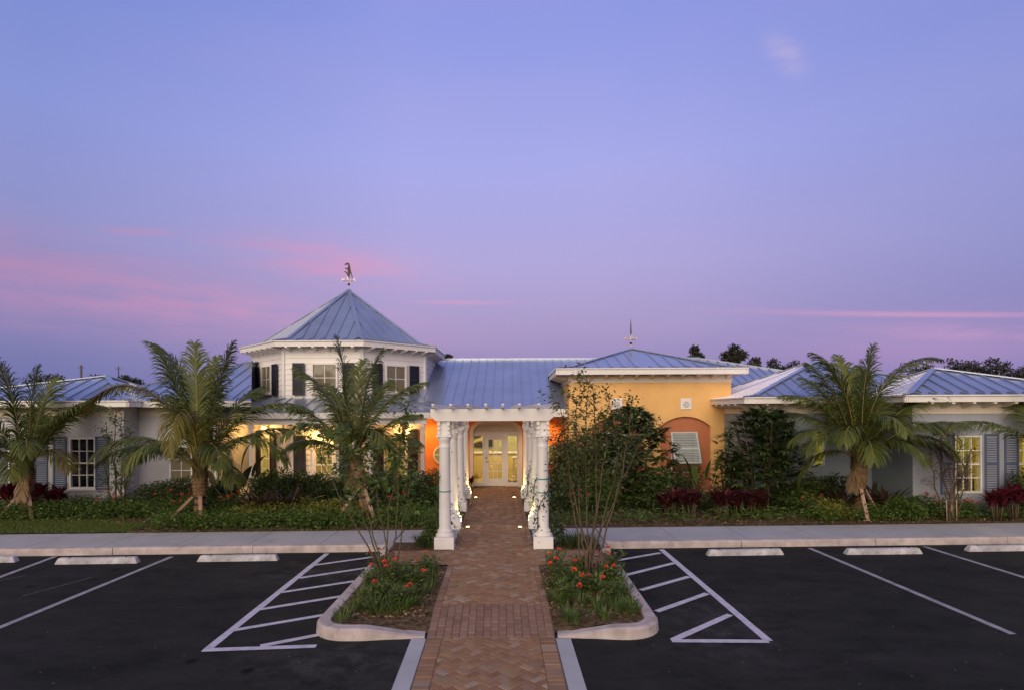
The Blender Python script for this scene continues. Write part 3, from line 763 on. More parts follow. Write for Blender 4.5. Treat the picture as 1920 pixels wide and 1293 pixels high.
# --- left wing
YL = 17.9
lw = [(xat(15, YL), xat(66, YL)), (xat(129.5, YL), xat(178.5, YL))]
wall_holes('wall', -18.6, -11.85, .05, 3.2, YL, m_leftwall, [(a, b_, .70, 2.25) for a, b_ in lw], label='pale stucco wall of the left wing')
b = MB(); b.add([(-11.85, YL, .05), (-11.85, 19.2, .05), (-11.85, 19.2, 3.2), (-11.85, YL, 3.2)], [(0, 1, 2, 3)]); b.build('side_wall', m_leftwall, B)
b = MB(); b.box(-18.6, -11.83, YL-.025, YL-.001, 2.9, 3.19); b.build('frieze', m_cream, B)
for (a, c), sh in zip(lw, ((xat(1, YL), xat(77, YL)), (xat(112, YL), xat(191.5, YL)))):
    window((a+c)/2, c-a-.09, .745, 2.205, YL+.02, 3, 4, m_darkglass, frame=.045, shutters=sh, shm=m_blue, sw=.41, shz=(.66, 2.29), inset=.06)
hip([(-19.2, 17.35, 3.37), (-11.34, 17.35, 3.37), (-11.34, 21.55, 3.37), (-19.2, 21.55, 3.37)], [(-13.44, 19.45, 4.21)]*4, .12, .04, .42, m_roof, label='pyramid metal roof over the left wing')
brackets([(x, YL-.03, 3.19) for x in np.arange(-18.2, -11.9, .62)], (0, -1, 0), m_cream, .42)
# set-back wall right of it
wx = xat(338, 18.6)
wall_holes('wall', -11.85, -9.9, .05, 3.2, 18.62, m_leftwall, [(wx-.36, wx+.36, .75, 1.95)], label='pale stucco wall set back beside the left wing')
window(wx, .63, .80, 1.90, 18.64, 2, 3, m_dimpane, frame=.045)
b = MB(); b.box(-11.84, -9.9, 18.595, 18.618, 2.9, 3.19); b.build('frieze', m_cream, B)
b = MB(); b.add([(-9.9, 18.62, .05), (-9.9, 22.3, .05), (-9.9, 22.3, 3.2), (-9.9, 18.62, 3.2)], [(0, 1, 2, 3)]); b.build('side_wall', m_leftwall, B)
wq = xat(417, 22.3)
wall_holes('wall', -12.0, -9.4, .05, 3.3, 22.3, m_siding, [(wq-.36, wq+.36, .7, 2.2)], label='white wall at the back of the porch left of the tower')
window(wq, .63, .75, 2.15, 22.32, 2, 4, m_litgreen, frame=.045, sill=False)
# roof behind, left of the tower
b = MB()
P = lambda x, y: (x, y, 3.37+.4*(y-18.1))
roof_face(b, [P(-13.5, 18.1), P(-8.05, 18.1), P(-9.7, 21.9), P(-9.7, 21.9)], .42)
b.bar(P(-13.5, 18.13), P(-9.7, 21.93), .16, .06); b.bar(P(-9.7, 21.9), (-9.7, 26, 4.89), .2, .06)
b.add([P(-13.5, 18.1), P(-9.7, 21.9), (-9.7, 26, 4.89), (-13.5, 26, 3.37)], [(0, 1, 2, 3)])
b.add([P(-8.05, 18.1), P(-9.7, 21.9), (-9.7, 21.9, 2.9), (-8.05, 18.1, 3.17)], [(0, 3, 2, 1)])
b.add([P(-9.7, 21.9), (-9.7, 26, 4.89), (-9.7, 26, 2.9), (-9.7, 21.9, 2.9)], [(0, 3, 2, 1)])
mr = b.build('roof', m_roof, B); mr['label'] = 'main roof slope left of the tower'
b = MB(); b.box(-11.4, -8.03, 18.03, 18.09, 3.17, 3.355); b.build('fascia', m_white, mr)
b = MB(); b.box(-11.4, -8.1, 18.09, 18.55, 3.18, 3.2); b.box(-11.4, -9.2, 18.55, 20.6, 3.18, 3.2); b.build('soffit', m_white, mr)

# --- central roof
b = MB()
P = lambda x, y: (x, y, 3.08+.398*(y-20.6))
roof_face(b, [P(-5.2, 20.6), P(18.0, 20.6), P(8.34, 26.2), P(-9, 26.2), P(-9, 23.4)], .36, (0, 20.6, 3.08))
b.bar(P(-9, 26.2), P(8.34, 26.2), .22, .09); b.bar(P(8.34, 26.2), P(17.5, 20.9), .18, .07)
b.add([P(-9, 26.2), P(8.34, 26.2), (12, 31, 3.1), (-9, 31, 3.1)], [(3, 2, 1, 0)])
cr = b.build('roof', m_roof, B); cr['label'] = 'long main roof above the entrance'
b = MB(); b.box(-3.6, 1.94, 20.53, 20.59, 2.80, 3.07); b.build('fascia', m_white, cr)
b = MB(); b.box(-3.6, 1.94, 20.59, 22.1, 2.84, 2.86); b.build('ceiling', m_white, cr)

# --- octagonal tower
TX, TY, TA, TB = -6.66, 24.0, 3.76, 3.32
def octo(a, z, k0=0):
    r = a/math.cos(math.pi/8)
    return [Vector((TX+r*math.sin(math.pi/8+math.pi/4*k), TY-r*math.cos(math.pi/8+math.pi/4*k), z)) for k in range(-1, 7)]
# vertices: 0 front-left, 1 front-right, then counter-clockwise
def siding(verts, z0, z1, m, name, label=None, which=None, course=.185):
    b = MB(); n = int(round((z1-z0)/course)); h = (z1-z0)/n
    for i in range(8):
        if which is not None and i not in which: continue
        p, q = verts[i], verts[(i+1) % 8]; d = (q-p).normalized(); s = Vector((d.y, -d.x, 0))
        for k in range(n):
            za, zb = z0+k*h, z0+(k+1)*h; o = s*.02
            b.add([(p.x+o.x, p.y+o.y, za), (q.x+o.x, q.y+o.y, za), (q.x, q.y, zb), (p.x, p.y, zb), (p.x, p.y, za), (q.x, q.y, za)], [(0, 1, 2, 3), (4, 5, 1, 0)])
    o = b.build(name, m, B)
    if label: o['label'] = label
    for i in range(8):
        p = verts[i]; c = (p-Vector((TX, TY, p.z))).normalized(); b = MB()
        b.bar((p.x+c.x*.005, p.y+c.y*.005, z0), (p.x+c.x*.005, p.y+c.y*.005, z1), .11, .06, up=(c.x, c.y, 0)); b.build('corner_board', m_white, o)
    return o
tw = octo(TB, 0)
siding(tw, .2, 5.27, m_siding, 'wall', 'white lap-sided wall of the octagonal tower')
hip(octo(TA, 5.46), [(TX, TY, 7.95)]*8, .175, .15, .40, m_roof, label='steep eight-sided metal roof of the tower', fasc=.2, white=7, wmat=m_faintsheen)
def facetT(i):
    p, q = tw[i], tw[(i+1) % 8]; mid = (p+q)/2; e = (q-p).normalized(); s = Vector((e.y, -e.x, 0))
    return lambda v: Vector((mid.x+e.x*v.x-s.x*v.y, mid.y+e.y*v.x-s.y*v.y, v.z))
for i in (0, 1, 7):
    T = facetT(i)
    window(.08 if i == 0 else 0, .80, 3.74, 4.66, -.065, 2, 2, m_dimpane, frame=.06, T=T, inset=.03, shutters=(-.83, .93) if i == 0 else (-.80, .80), shm=m_shutter, sw=.42, shz=(3.6, 4.72))
    p, q = tw[i], tw[(i+1) % 8]; e = (q-p).normalized(); s = Vector((e.y, -e.x, 0))
    brackets([p+(q-p)*((k+.5)/6)+Vector((0, 0, 5.27)) for k in range(6)], s, m_white, .42)
p, q = tw[2-0], tw[3]
for i in (2,):
    p, q = tw[i], tw[(i+1) % 8]; e = (q-p).normalized(); s = Vector((e.y, -e.x, 0))
    brackets([p+(q-p)*((k+.5)/6)+Vector((0, 0, 5.27)) for k in range(6)], s, m_white, .42)
b = MB()
for i in range(8):
    p, q = octo(TB+.022, 0)[i], octo(TB+.022, 0)[(i+1) % 8]
    b.bar((p.x, p.y, 5.2), (q.x, q.y, 5.2), .03, .15)
b.build('frieze', m_white, B)
# lower storey openings
T = facetT(0)
window(.05, .56, .55, 1.75, -.065, 3, 4, m_litpane, frame=.14, T=T, inset=.03, shutters=(-.80, .80), shm=m_shutter, sw=.43, shz=(.3, 2.18), sill=False)
T = facetT(1)
window(-.08, .86, .55, 2.15, -.065, 2, 4, m_litpane, frame=.08, T=T, inset=.03, shutters=(-.78, .72), shm=m_shutter, sw=.42, shz=(.4, 2.33), sill=False)
T = facetT(7)
window(-.05, .62, .55, 2.05, -.065, 2, 4, m_litgreen, frame=.08, T=T, inset=.03, shutters=(-.65, .60), shm=m_shutter, sw=.42, shz=(.4, 2.3), sill=False)
# --- porch wrapped round the tower
YP = 18.9
xl, xr = -8.54, -2.75
b = MB(); zt = 3.50; ze = 2.985
fl, fr = tw[0], tw[1]; sl, sr = tw[7], tw[2]
V3 = lambda v, z: (v.x, v.y, z)
roof_face(b, [(xl, YP, ze), (xr, YP, ze), (fr.x+.9, fr.y, zt), V3(fl, zt)], .42)
roof_face(b, [(xr, YP, ze), (-1.75, 20.62, ze+.06), V3(fr, zt+.02)], 9)
roof_face(b, [(-1.75, 20.62, ze+.06), (-3.0, 22.3, zt+.1), V3(fr, zt+.03)], 9)
roof_face(b, [(-10.6, 20.9, ze), (xl, YP, ze), V3(fl, zt), V3(sl, zt)], .42)
b.bar((xl, YP, ze+.02), V3(fl, zt+.02), .12, .03)
pr = b.build('porch_roof', m_roofgrey, B); pr['label'] = 'low grey metal roof of the porch round the tower'
b = MB(); b.box(xl-.02, xr+.1, YP-.005, YP+.05, 2.79, 2.975); b.bar((xl, YP+.02, 2.88), (-10.6, 20.9, 2.88), .05, .185); b.bar((xr+.1, YP+.03, 2.88), (-1.8, 20.5, 2.88), .05, .185); b.build('fascia', m_white, pr)
b = MB(); b.box(xl+.1, xr-.02, YP+.12, YP+.26, 2.60, 2.80); b.bar((xl+.2, YP+.2, 2.7), (-10.4, 21.0, 2.7), .14, .2); b.build('beam', m_white, pr)
b = MB(); b.add([(xl, YP+.1, 2.80), (xr+.3, YP+.1, 2.80), (-1.9, 20.5, 2.80), (-3.3, 22.6, 2.80), (-10.2, 22.6, 2.80), (-10.5, 20.9, 2.80)], [(0, 1, 2, 3, 4, 5)]); b.build('ceiling', m_white, pr)
b = MB(); b.extr([(-10.3, 18.8, .10), (xr, 18.8, .10), (-3.2, 22.3, .10), (-10.3, 22.3, .10)], (0, 0, .17)); b.build('porch_floor', m_white, B)
for x, y in ((xat(471, 19.05), 19.05), (xat(664, 19.05), 19.05), (xat(694, 19.05), 19.05), (xat(404, 18.75), 18.75), (xr-.15, 19.05)):
    b = MB(); b.bbox(x-.06, x+.06, y-.06, y+.06, .27, 2.62, .01); b.box(x-.09, x+.09, y-.09, y+.09, 2.48, 2.54); b.build('post', m_white, B)
def railing(xa, xb, y, n):
    w = (xb-xa)/n
    b = MB(); b.box(xa, xb, y-.03, y+.03, .86, .92); b.box(xa, xb, y-.022, y+.022, .30, .35)
    for i in range(n):
        a, c = xa+i*w, xa+(i+1)*w
        if i: b.box(a-.03, a+.03, y-.028, y+.028, .35, .86)
        b.bar((a, y-.005, .34), (c, y-.005, .87), .045, .03, up=(0, 1, 0)); b.bar((a, y+.008, .87), (c, y+.008, .34), .045, .03, up=(0, 1, 0))
    b.build('railing', m_white, B)
railing(xat(594, 19.0), xat(660, 19.0), 19.05, 2); railing(xat(476, 19.0), xat(590, 19.0), 19.05, 3); railing(xat(700, 19.0), xat(806, 19.0), 19.05, 3)
railing(xat(372, 18.75), xat(401, 18.75), 18.75, 1)

# --- entrance wall, arch and door
YE = 22.1; ecx = xat(929.5, YE); aw = .985; az1 = 2.62
b = MB()
# orange wall with an arched opening
def arch_pts(w, ztop, z0=.14, r=.42, n=10):
    pts = [(-w, z0), (-w, ztop-r)]
    for k in range(1, n): a = math.pi/2*k/n; pts.append((-w+r*(1-math.cos(a)), ztop-r+r*math.sin(a)))
    pts.append((-w+r, ztop)); pts.append((w-r, ztop))
    for k in range(1, n): a = math.pi/2*k/n; pts.append((w-r+r*math.sin(a), ztop-r+r*math.cos(a)))
    return pts+[(w, ztop-r), (w, z0)]
ap = arch_pts(aw, az1)
xL, xR, zT = -3.45, 1.97, 2.95
n = len(ap); vs = [(ecx+x, YE, z) for x, z in ap]
outer = []
for x, z in ap:
    if z < az1-.42+1e-6: outer.append((xL if x < 0 else xR, z))
    else: outer.append((ecx+x, zT) if abs(x) < aw-.42+1e-6 else ((xL if x < 0 else xR), zT))
# build as fans: left strip, right strip, top strip
iL = 1; iR = n-2
left = list(range(0, iL+1)); 
b.add([(xL, YE, .1), (ecx-aw, YE, .1), (ecx-aw, YE, az1-.42), (xL, YE, az1-.42)], [(0, 1, 2, 3)])
b.add([(ecx+aw, YE, .1), (xR, YE, .1), (xR, YE, az1-.42), (ecx+aw, YE, az1-.42)], [(0, 1, 2, 3)])
top = [(ecx+x, z) for x, z in ap[1:-1]]
for (xa, za), (xb, zb) in zip(top[:-1], top[1:]):
    b.add([(xa, YE, za), (xb, YE, zb), (xb, YE, zT), (xa, YE, zT)], [(0, 1, 2, 3)])
b.add([(xL, YE, az1-.42), (ecx-aw, YE, az1-.42), (ecx-aw, YE, zT), (xL, YE, zT)], [(0, 1, 2, 3)])
b.add([(ecx+aw, YE, az1-.42), (xR, YE, az1-.42), (xR, YE, zT), (ecx+aw, YE, zT)], [(0, 1, 2, 3)])
ow = b.build('wall', m_orange, B); ow['label'] = 'orange entrance wall'
# white arch surround with reveal
b = MB(); ip = arch_pts(aw-.13, az1-.11, r=.36)
m_ = len(ip); assert m_ == n
va = [(ecx+x, YE-.03, z) for x, z in ap]+[(ecx+x, YE-.03, z) for x, z in ip]+[(ecx+x, YE+.30, z) for x, z in ip]+[(ecx+x, YE+.02, z) for x, z in ap]
fs = []
for i in range(n-1): fs += [(i, i+1, n+i+1, n+i), (n+i, n+i+1, 2*n+i+1, 2*n+i), (3*n+i, 3*n+i+1, i+1, i)]
b.add(va, fs); b.build('arch_surround', m_cream, B)
YD = YE+.25
# tympanum and door frame
b = MB()
dz0, dz1 = .15, 2.16
ipz = arch_pts(aw-.13, az1-.11, r=.36)
tp = [(ecx+x, YD-.01, z) for x, z in ipz if z > dz1]
tp = [(ecx-(aw-.13), YD-.01, dz1)]+tp+[(ecx+(aw-.13), YD-.01, dz1)]
b.add(tp, [tuple(range(len(tp)-1, -1, -1))]); b.build('tympanum', m_cream, B)
xl_, xr_ = ecx-(aw-.13), ecx+(aw-.13)
dl, dr = xat(908, YD), xat(948, YD); sl0, sl1 = xat(888, YD), xat(904.5, YD); sr0, sr1 = xat(952, YD), xat(969, YD)
b = MB()
for a, c in ((xl_, sl0), (sl1, dl-.01), (dr+.01, sr0), (sr1, xr_)): b.box(a, c, YD-.03, YD+.06, dz0, dz1-.03)
b.box(xl_, xr_, YD-.035, YD+.07, dz1-.03, dz1+.05)
for a, c in ((sl0, sl1), (sr0, sr1)): b.box(a, c, YD-.028, YD+.055, dz0, .30); b.box(a, c, YD-.028, YD+.055, 2.06, dz1-.03)
dfm = b.build('door_frame', m_white, B)
b = MB(); b.box(sl0, sl1, YD+.01, YD+.016, .3, 2.06); b.build('side_light', m_glass, dfm)
b = MB(); b.box(sr0, sr1, YD+.01, YD+.016, .3, 2.06); b.build('side_light', m_glass, dfm)
b = MB(); g0, g1, gz0, gz1 = dl+.155, dr-.155, .42, 1.92
b.box(dl, g0, YD-.01, YD+.035, dz0+.01, dz1-.035); b.box(g1, dr, YD-.01, YD+.035, dz0+.01, dz1-.035); b.box(g0, g1, YD-.009, YD+.034, dz0+.01, gz0); b.box(g0, g1, YD-.009, YD+.034, gz1, dz1-.035)
dd = b.build('door', m_white, B)
b = MB()
for i in (1, 2): x = g0+(g1-g0)*i/3; b.box(x-.012, x+.012, YD-.004, YD+.028, gz0, gz1)
for i in range(1, 5): z = gz0+(gz1-gz0)*i/5; b.box(g0, g1, YD-.002, YD+.026, z-.012, z+.012)
b.build('muntin', m_white, dd)
b = MB(); b.box(g0, g1, YD+.010, YD+.015, gz0, gz1); b.build('pane', m_glass, dd)
b = MB(); b.tube([(dl+.07, YD-.012, 1.08), (dl+.07, YD-.06, 1.08), (dl+.17, YD-.065, 1.08)], .013, 6); b.lathe([(.03, 0), (.03, .01)], (dl+.07, YD-.02, 1.07), 8); b.bbox(dl+.045, dl+.095, YD-.025, YD-.01, 1.2, 1.26, .006); b.build('handle', m_metal, dd)
# round windows
for px in (830, 1027.5):
    c = Vector((xat(px, YE), YE, 3-(851-770)*YE/F)); b = MB(); vs = []; K = 28
    for r, y in ((.36, -.005), (.36, -.05), (.31, -.05), (.31, .0)):
        for k in range(K): a = 2*math.pi*k/K; vs.append((c.x+r*math.cos(a), c.y+y, c.z+r*math.sin(a)))
    b.add(vs, [(i*K+k, i*K+(k+1) % K, (i+1)*K+(k+1) % K, (i+1)*K+k) for i in range(3) for k in range(K)])
    o = b.build('window', m_cream, B); o['label'] = 'round window in the orange wall'
    b = MB(); b.add([(c.x+.31*math.cos(2*math.pi*k/K), c.y-.012, c.z+.31*math.sin(2*math.pi*k/K)) for k in range(K)], [tuple(range(K-1, -1, -1))]); b.build('pane', m_litpane, o)
    b = MB(); b.box(c.x-.3, c.x+.3, c.y-.04, c.y-.016, c.z-.012, c.z+.012); b.box(c.x-.012, c.x+.012, c.y-.038, c.y-.018, c.z-.3, c.z+.3); b.build('muntin', m_white, o)

# --- lobby seen through the glass
m_room = mat('lobby_paint', (.76, .70, .42), .8, var=.04)
m_roomlo = mat('lobby_panelling', (.62, .48, .16), .7)
m_tile = mat('lobby_floor', (.5, .4, .22), .25, var=.1, vscale=2)
x0, x1, y0, y1, z1 = -2.6, 1.5, YD+.1, 27.0, 2.75
b = MB()
b.add([(x0, y0, .15), (x1, y0, .15), (x1, y1, .15), (x0, y1, .15)], [(0, 1, 2, 3)]); b.build('lobby_floor', m_tile, B)
b = MB()
b.add([(x0, y0, .15), (x0, y1, .15), (x1, y1, .15), (x1, y0, .15), (x0, y0, z1), (x0, y1, z1), (x1, y1, z1), (x1, y0, z1)], [(0, 1, 5, 4), (1, 2, 6, 5), (2, 3, 7, 6), (4, 5, 6, 7)])
b.build('lobby_wall', m_room, B)
t = thing('reception_counter', 'pale yellow reception counter seen through the glass front door', 'counter', (-.5, 25.5, .15))
b = MB(); b.bbox(-2.0, .55, 25.3, 25.9, .15, 1.18, .01); b.build('counter_front', m_roomlo, t)
b = MB(); b.bbox(-2.05, .6, 25.24, 25.95, 1.18, 1.24, .01); b.build('counter_top', m_white, t)
t = thing('side_table', 'narrow cream table behind the right glass panel beside the door', 'table', (.35, 24.0, .15))
b = MB(); b.bbox(.02, .75, 23.8, 24.3, 1.08, 1.13, .01); b.build('table_top', m_white, t)
for x, y in ((.06, 23.84), (.71, 23.84), (.06, 24.26), (.71, 24.26)):
    b = MB(); b.box(x-.025, x+.025, y-.025, y+.025, .15, 1.08); b.build('leg', m_white, t)
m_dkgreen = mat('dark_green_glaze', (.012, .03, .02), .3)
t = thing('vase', 'dark green vase with short leaves seen through the right glass panel', 'vase', (.42, 24.05, 1.13))
b = MB(); b.lathe([(.06, 1.13), (.11, 1.2), (.12, 1.28), (.07, 1.36), (.045, 1.42), (.06, 1.46)], (.44, 24.05, 0), 14); b.build('vase_body', m_dkgreen, t)
b = MB()
for k in range(14):
    a = rnd.uniform(0, 6.28); L = rnd.uniform(.1, .25); b.tube([(.34, 24.05, 1.14), (.34+.07*math.cos(a), 24.05+.07*math.sin(a), 1.14+L*.6), (.34+.13*math.cos(a), 24.05+.13*math.sin(a), 1.14+L)], [.018, .022, .004], 5)
b.build('leaf_spray', m_dkgreen, t)
t = thing('framed_picture', 'dark framed picture of a white horse on the lobby wall', 'picture', (-1.35, 26.9, 2.0))
px0, px1 = xat(883, 26.9), xat(925, 26.9)
b = MB(); b.box(px0, px1, 26.88, 26.96, 1.35, 2.25); b.build('frame', mat('dark_wood', (.05, .018, .01), .5), t)
b = MB(); b.box(px0+.05, px1-.05, 26.868, 26.879, 1.42, 2.19); b.build('canvas', mat('dark_canvas', (.02, .025, .012), .7, var=.5, vscale=3), t)
b = MB(); hx, hz = px0+.12, 1.55
hp = [(0, 0), (.02, .1), (.10, .19), (.24, .22), (.34, .26), (.40, .36), (.47, .42), (.53, .40), (.58, .30), (.55, .28), (.50, .31), (.47, .22), (.48, .1), (.44, 0), (.40, .0), (.38, .09), (.25, .08), (.14, .06), (.08, 0)]
b.extr([(hx+x, 26.866, hz+z) for x, z in hp], (0, -.004, 0)); b.build('painted_horse', mat('cream_paint', (.75, .65, .35), .7), t)

# --- yellow block
YY = 20.1; yx0, yx1 = 1.955, 7.51
# wall front with two shallow arched recesses
def arch_top(cx, w, zs, zr, n=12):
    # segmental arch between spring height zs and crown zr
    h = zr-zs; r = (w*w+h*h)/(2*h); c = zr-r; a = math.asin(w/r)
    return [(cx+r*math.sin(-a+2*a*k/n), c+r*math.cos(-a+2*a*k/n)) for k in range(n+1)]
b = MB(); arcs = [(xat(1157.5, YY), .86), (xat(1285, YY), .86)]
zs, zr, zf = 2.46, 2.79, 3.95
zb0 = .05
edges = [yx0]
def q(xa, xb, za, zb): b.add([(xa, YY, za), (xb, YY, za), (xb, YY, zb), (xa, YY, zb)], [(0, 1, 2, 3)])
cur = yx0
for cx, w in arcs:
    q(cur, cx-w, zb0, 4.25)
    tpz = arch_top(cx, w, zs, zr)
    for (xa, za), (xb, zb) in zip(tpz[:-1], tpz[1:]):
        b.add([(xa, YY, za), (xb, YY, zb), (xb, YY, 4.25), (xa, YY, 4.25)], [(0, 1, 2, 3)])
        b.add([(xa, YY, za), (xb, YY, zb), (xb, YY+.12, zb), (xa, YY+.12, za)], [(3, 2, 1, 0)])
    q(cx-w, cx+w, zb0, .3)
    for x, s in ((cx-w, 1), (cx+w, -1)): b.add([(x, YY, .3), (x, YY+.12, .3), (x, YY+.12, zs), (x, YY, zs)], [(0, 1, 2, 3)])
    cur = cx+w
q(cur, yx1, zb0, 4.25)
b.add([(yx0, YY, zb0), (yx0, 26, zb0), (yx0, 26, 4.25), (yx0, YY, 4.25)], [(3, 2, 1, 0)]); b.add([(yx1, YY, zb0), (yx1, 26, zb0), (yx1, 26, 4.25), (yx1, YY, 4.25)], [(0, 1, 2, 3)])
yw = b.build('wall', m_yellow, B); yw['label'] = 'yellow stucco wall of the block right of the entrance'
for cx, w in arcs:
    b = MB(); b.add([(cx-w, YY+.119, .3), (cx+w, YY+.119, .3)]+[(x, YY+.119, z) for x, z in reversed(arch_top(cx, w, zs, zr))], [tuple(range(15))]); b.build('arched_recess', m_terra, yw)
b = MB(); b.box(yx0-.025, yx1+.025, YY-.025, YY-.001, 3.95, 4.24); b.box(yx0-.024, yx0-.001, YY, 24, 3.95, 4.24); b.build('frieze', m_cream, B)
hip([(1.47, 19.55, 4.42), (7.91, 19.55, 4.42), (7.91, 26.5, 4.42), (1.47, 26.5, 4.42)], [(4.69, 23.03, 5.41)]*4, .17, .08, .43, m_roof, label='low pyramid metal roof of the yellow block', fasc=.21)
brackets([(x, YY-.026, 4.23) for x in np.arange(2.15, 7.5, .52)], (0, -1, 0), m_cream, .40)
brackets([(yx0-.026, y, 4.23) for y in np.arange(20.5, 23, .52)], (-1, 0, 0), m_cream, .40)
for i, (cx, w) in enumerate(arcs):
    wcx = xat(1283, YY) if i else cx-.05
    W = window(wcx, .78, .9, 2.2, YY+.119, 2, 3, m_darkglass, frame=.05, sill=False)
    # top-hung shutter propped out
    b = MB(); zt, zb = 2.25, 1.22; yt, yb = YY+.07, YY-.42; hw = .46
    d = Vector((0, yb-yt, zb-zt)); L = d.length; d.normalize(); nn = Vector((0, d.z, -d.y)); nn = nn if nn.y < 0 else -nn
    o = Vector((wcx, yt, zt))
    for s in (-1, 1): b.obox(o+Vector((s*(hw-.03), 0, 0))+d*(L/2), (.03, 0, 0), d*(L/2), nn*.02)
    for k in (0, L/2, L-.05): b.obox(o+d*(k+.025), (hw-.06, 0, 0), d*.025, nn*.019)
    sh = b.build('shutter', m_bahama, W)
    b = MB(); nl = 17
    for k in range(nl):
        c = o+d*(.06+(L-.12)*(k+.5)/nl); dd_ = (d*.8+nn*.5).normalized()
        b.obox(c, (hw-.06, 0, 0), dd_*.03, dd_.cross(Vector((1, 0, 0)))*.004)
    b.build('louvre', m_bahama, sh)
    b = MB()
    for s in (-1, 1): b.tube([(wcx+s*.4, YY+.1, 1.05), (wcx+s*.4, yb+.02, zb+.04)], .008, 5)
    b.build('stay', m_black, sh)
# square cast medallions
for px in (1156.5, 1286):
    c = at(px, 756.5, YY); b = MB(); b.bbox(c.x-.19, c.x+.19, YY-.035, YY-.001, c.z-.19, c.z+.19, .012)
    o = b.build('medallion', m_white, B); o['label'] = 'white square cast plaque on the yellow wall'
    b = MB()
    for a in range(8):
        t_ = a*math.pi/4; b.lathe([(.001, 0), (.03, .006), (.035, .02), (.0, .03)], (0, 0, 0), 7)
        vv = b.v[-28:]; b.v[-28:] = [(c.x+.085*math.cos(t_)+x, YY-.036-z, c.z+.085*math.sin(t_)+y) for x, y, z in vv]
    b.lathe([(.001, 0), (.05, .01), (.03, .03), (0, .03)], (0, 0, 0), 9); vv = b.v[-36:]; b.v[-36:] = [(c.x+x, YY-.036-z, c.z+y) for x, y, z in vv]
    b.build('relief', m_white, o)

# --- grey-green wing
YM = 17.66; mx0, mx1 = 7.27, 10.82
gx0, gx1 = xat(1523, YM), xat(1546, YM)
wall_holes('wall', mx0, mx1, .05, 3.2, YM, m_midwall, [(gx0, gx1, 1.33, 2.3)], label='grey-green stucco wall of the wing right of the yellow block')
b = MB(); b.add([(mx0, YM, .05), (mx0, 22, .05), (mx0, 22, 3.2), (mx0, YM, 3.2)], [(3, 2, 1, 0)]); b.build('side_wall', m_midwall, B)
b = MB(); b.box(mx0-.02, mx1, YM-.025, YM-.001, 2.89, 3.19); b.box(mx0-.025, mx0-.001, YM-.025, YY, 2.89, 3.19); b.build('frieze', m_cream, B)
window((gx0+gx1)/2, gx1-gx0-.06, 1.36, 2.27, YM+.03, 1, 1, m_litgreen, frame=.03, sill=False)
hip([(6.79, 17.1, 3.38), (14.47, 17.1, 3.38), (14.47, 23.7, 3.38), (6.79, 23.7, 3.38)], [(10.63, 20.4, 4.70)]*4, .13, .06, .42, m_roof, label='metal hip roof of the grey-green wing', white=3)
brackets([(x, YM-.03, 3.19) for x in np.arange(7.5, 10.8, .55)], (0, -1, 0), m_cream, .42)
brackets([(mx0-.03, y, 3.19) for y in np.arange(18.0, 20.0, .55)], (-1, 0, 0), m_cream, .42)
# --- mauve wing at the right end
YR = 15.85; rx0 = 10.82
rw = [(xat(1790, YR), xat(1841, YR)), (xat(1908, YR), xat(1959, YR))]
wall_holes('wall', rx0, 18, .05, 3.2, YR, m_rightwall, [(a, c, .735, 2.285) for a, c in rw], label='mauve stucco wall of the right end wing')
b = MB(); b.add([(rx0, YR, .05), (rx0, YM, .05), (rx0, YM, 3.2), (rx0, YR, 3.2)], [(3, 2, 1, 0)]); b.build('side_wall', m_midwall, B)
b = MB(); b.box(rx0-.025, 18, YR-.025, YR-.001, 2.88, 3.19); b.box(rx0-.025, rx0-.001, YR-.001, YM-.026, 2.88, 3.19); b.build('frieze', m_cream, B)
for (a, c), sh in zip(rw, ((xat(1776, YR), xat(1859, YR)), (xat(1896, YR), xat(1974, YR)))):
    window((a+c)/2, c-a-.08, .775, 2.245, YR+.03, 3, 4, m_glass, frame=.04, shutters=sh, shm=m_blue, sw=.39, shz=(.70, 2.33), inset=.06, sill=False)
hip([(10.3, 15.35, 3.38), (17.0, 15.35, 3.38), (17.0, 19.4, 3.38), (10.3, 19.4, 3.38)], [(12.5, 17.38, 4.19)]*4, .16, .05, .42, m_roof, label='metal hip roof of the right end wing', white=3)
brackets([(x, YR-.03, 3.19) for x in np.arange(11.05, 17, .55)], (0, -1, 0), m_cream, .42)
brackets([(rx0-.03, y, 3.19) for y in np.arange(16.1, 17.5, .55)], (-1, 0, 0), m_cream, .42)
# room behind the right windows
m_office = mat('office_paint', (.72, .62, .18), .8, var=.05)
b = MB(); x0, x1, y0, y1, z1 = 11.2, 17.8, YR+.16, YR+3.2, 2.7
b.add([(x0, y0, .15), (x0, y1, .15), (x1, y1, .15), (x1, y0, .15), (x0, y0, z1), (x0, y1, z1), (x1, y1, z1), (x1, y0, z1)], [(0, 1, 5, 4), (1, 2, 6, 5), (2, 3, 7, 6), (4, 5, 6, 7), (0, 3, 2, 1)])
b.build('office_wall', m_office, B)
t = thing('filing_cupboard', 'tall dark cupboard inside the lit window of the right wing', 'cupboard', (13.6, 18.4, .15))
b = MB(); b.bbox(13.45, 14.3, 18.3, 18.9, .15, 2.3, .01); b.build('cupboard_body', mat('dark_cupboard', (.05, .055, .03), .5), t)
for x in (13.47, 13.89):
    b = MB(); b.box(x, x+.39, 18.275, 18.299, .2, 2.25); b.build('door', mat('olive_door', (.08, .08, .035), .5), t)
t = thing('desk', 'dark desk inside the lit window of the right wing', 'desk', (12.9, 17.4, .15))
b = MB(); b.bbox(12.3, 13.6, 17.2, 17.8, .98, 1.03, .008); b.build('desk_top', mat('desk_wood', (.06, .03, .012), .5), t)
for x in (12.35, 13.55):
    b = MB(); b.box(x-.03, x+.03, 17.25, 17.75, .15, .98); b.build('leg', MATS['desk_wood'], t)
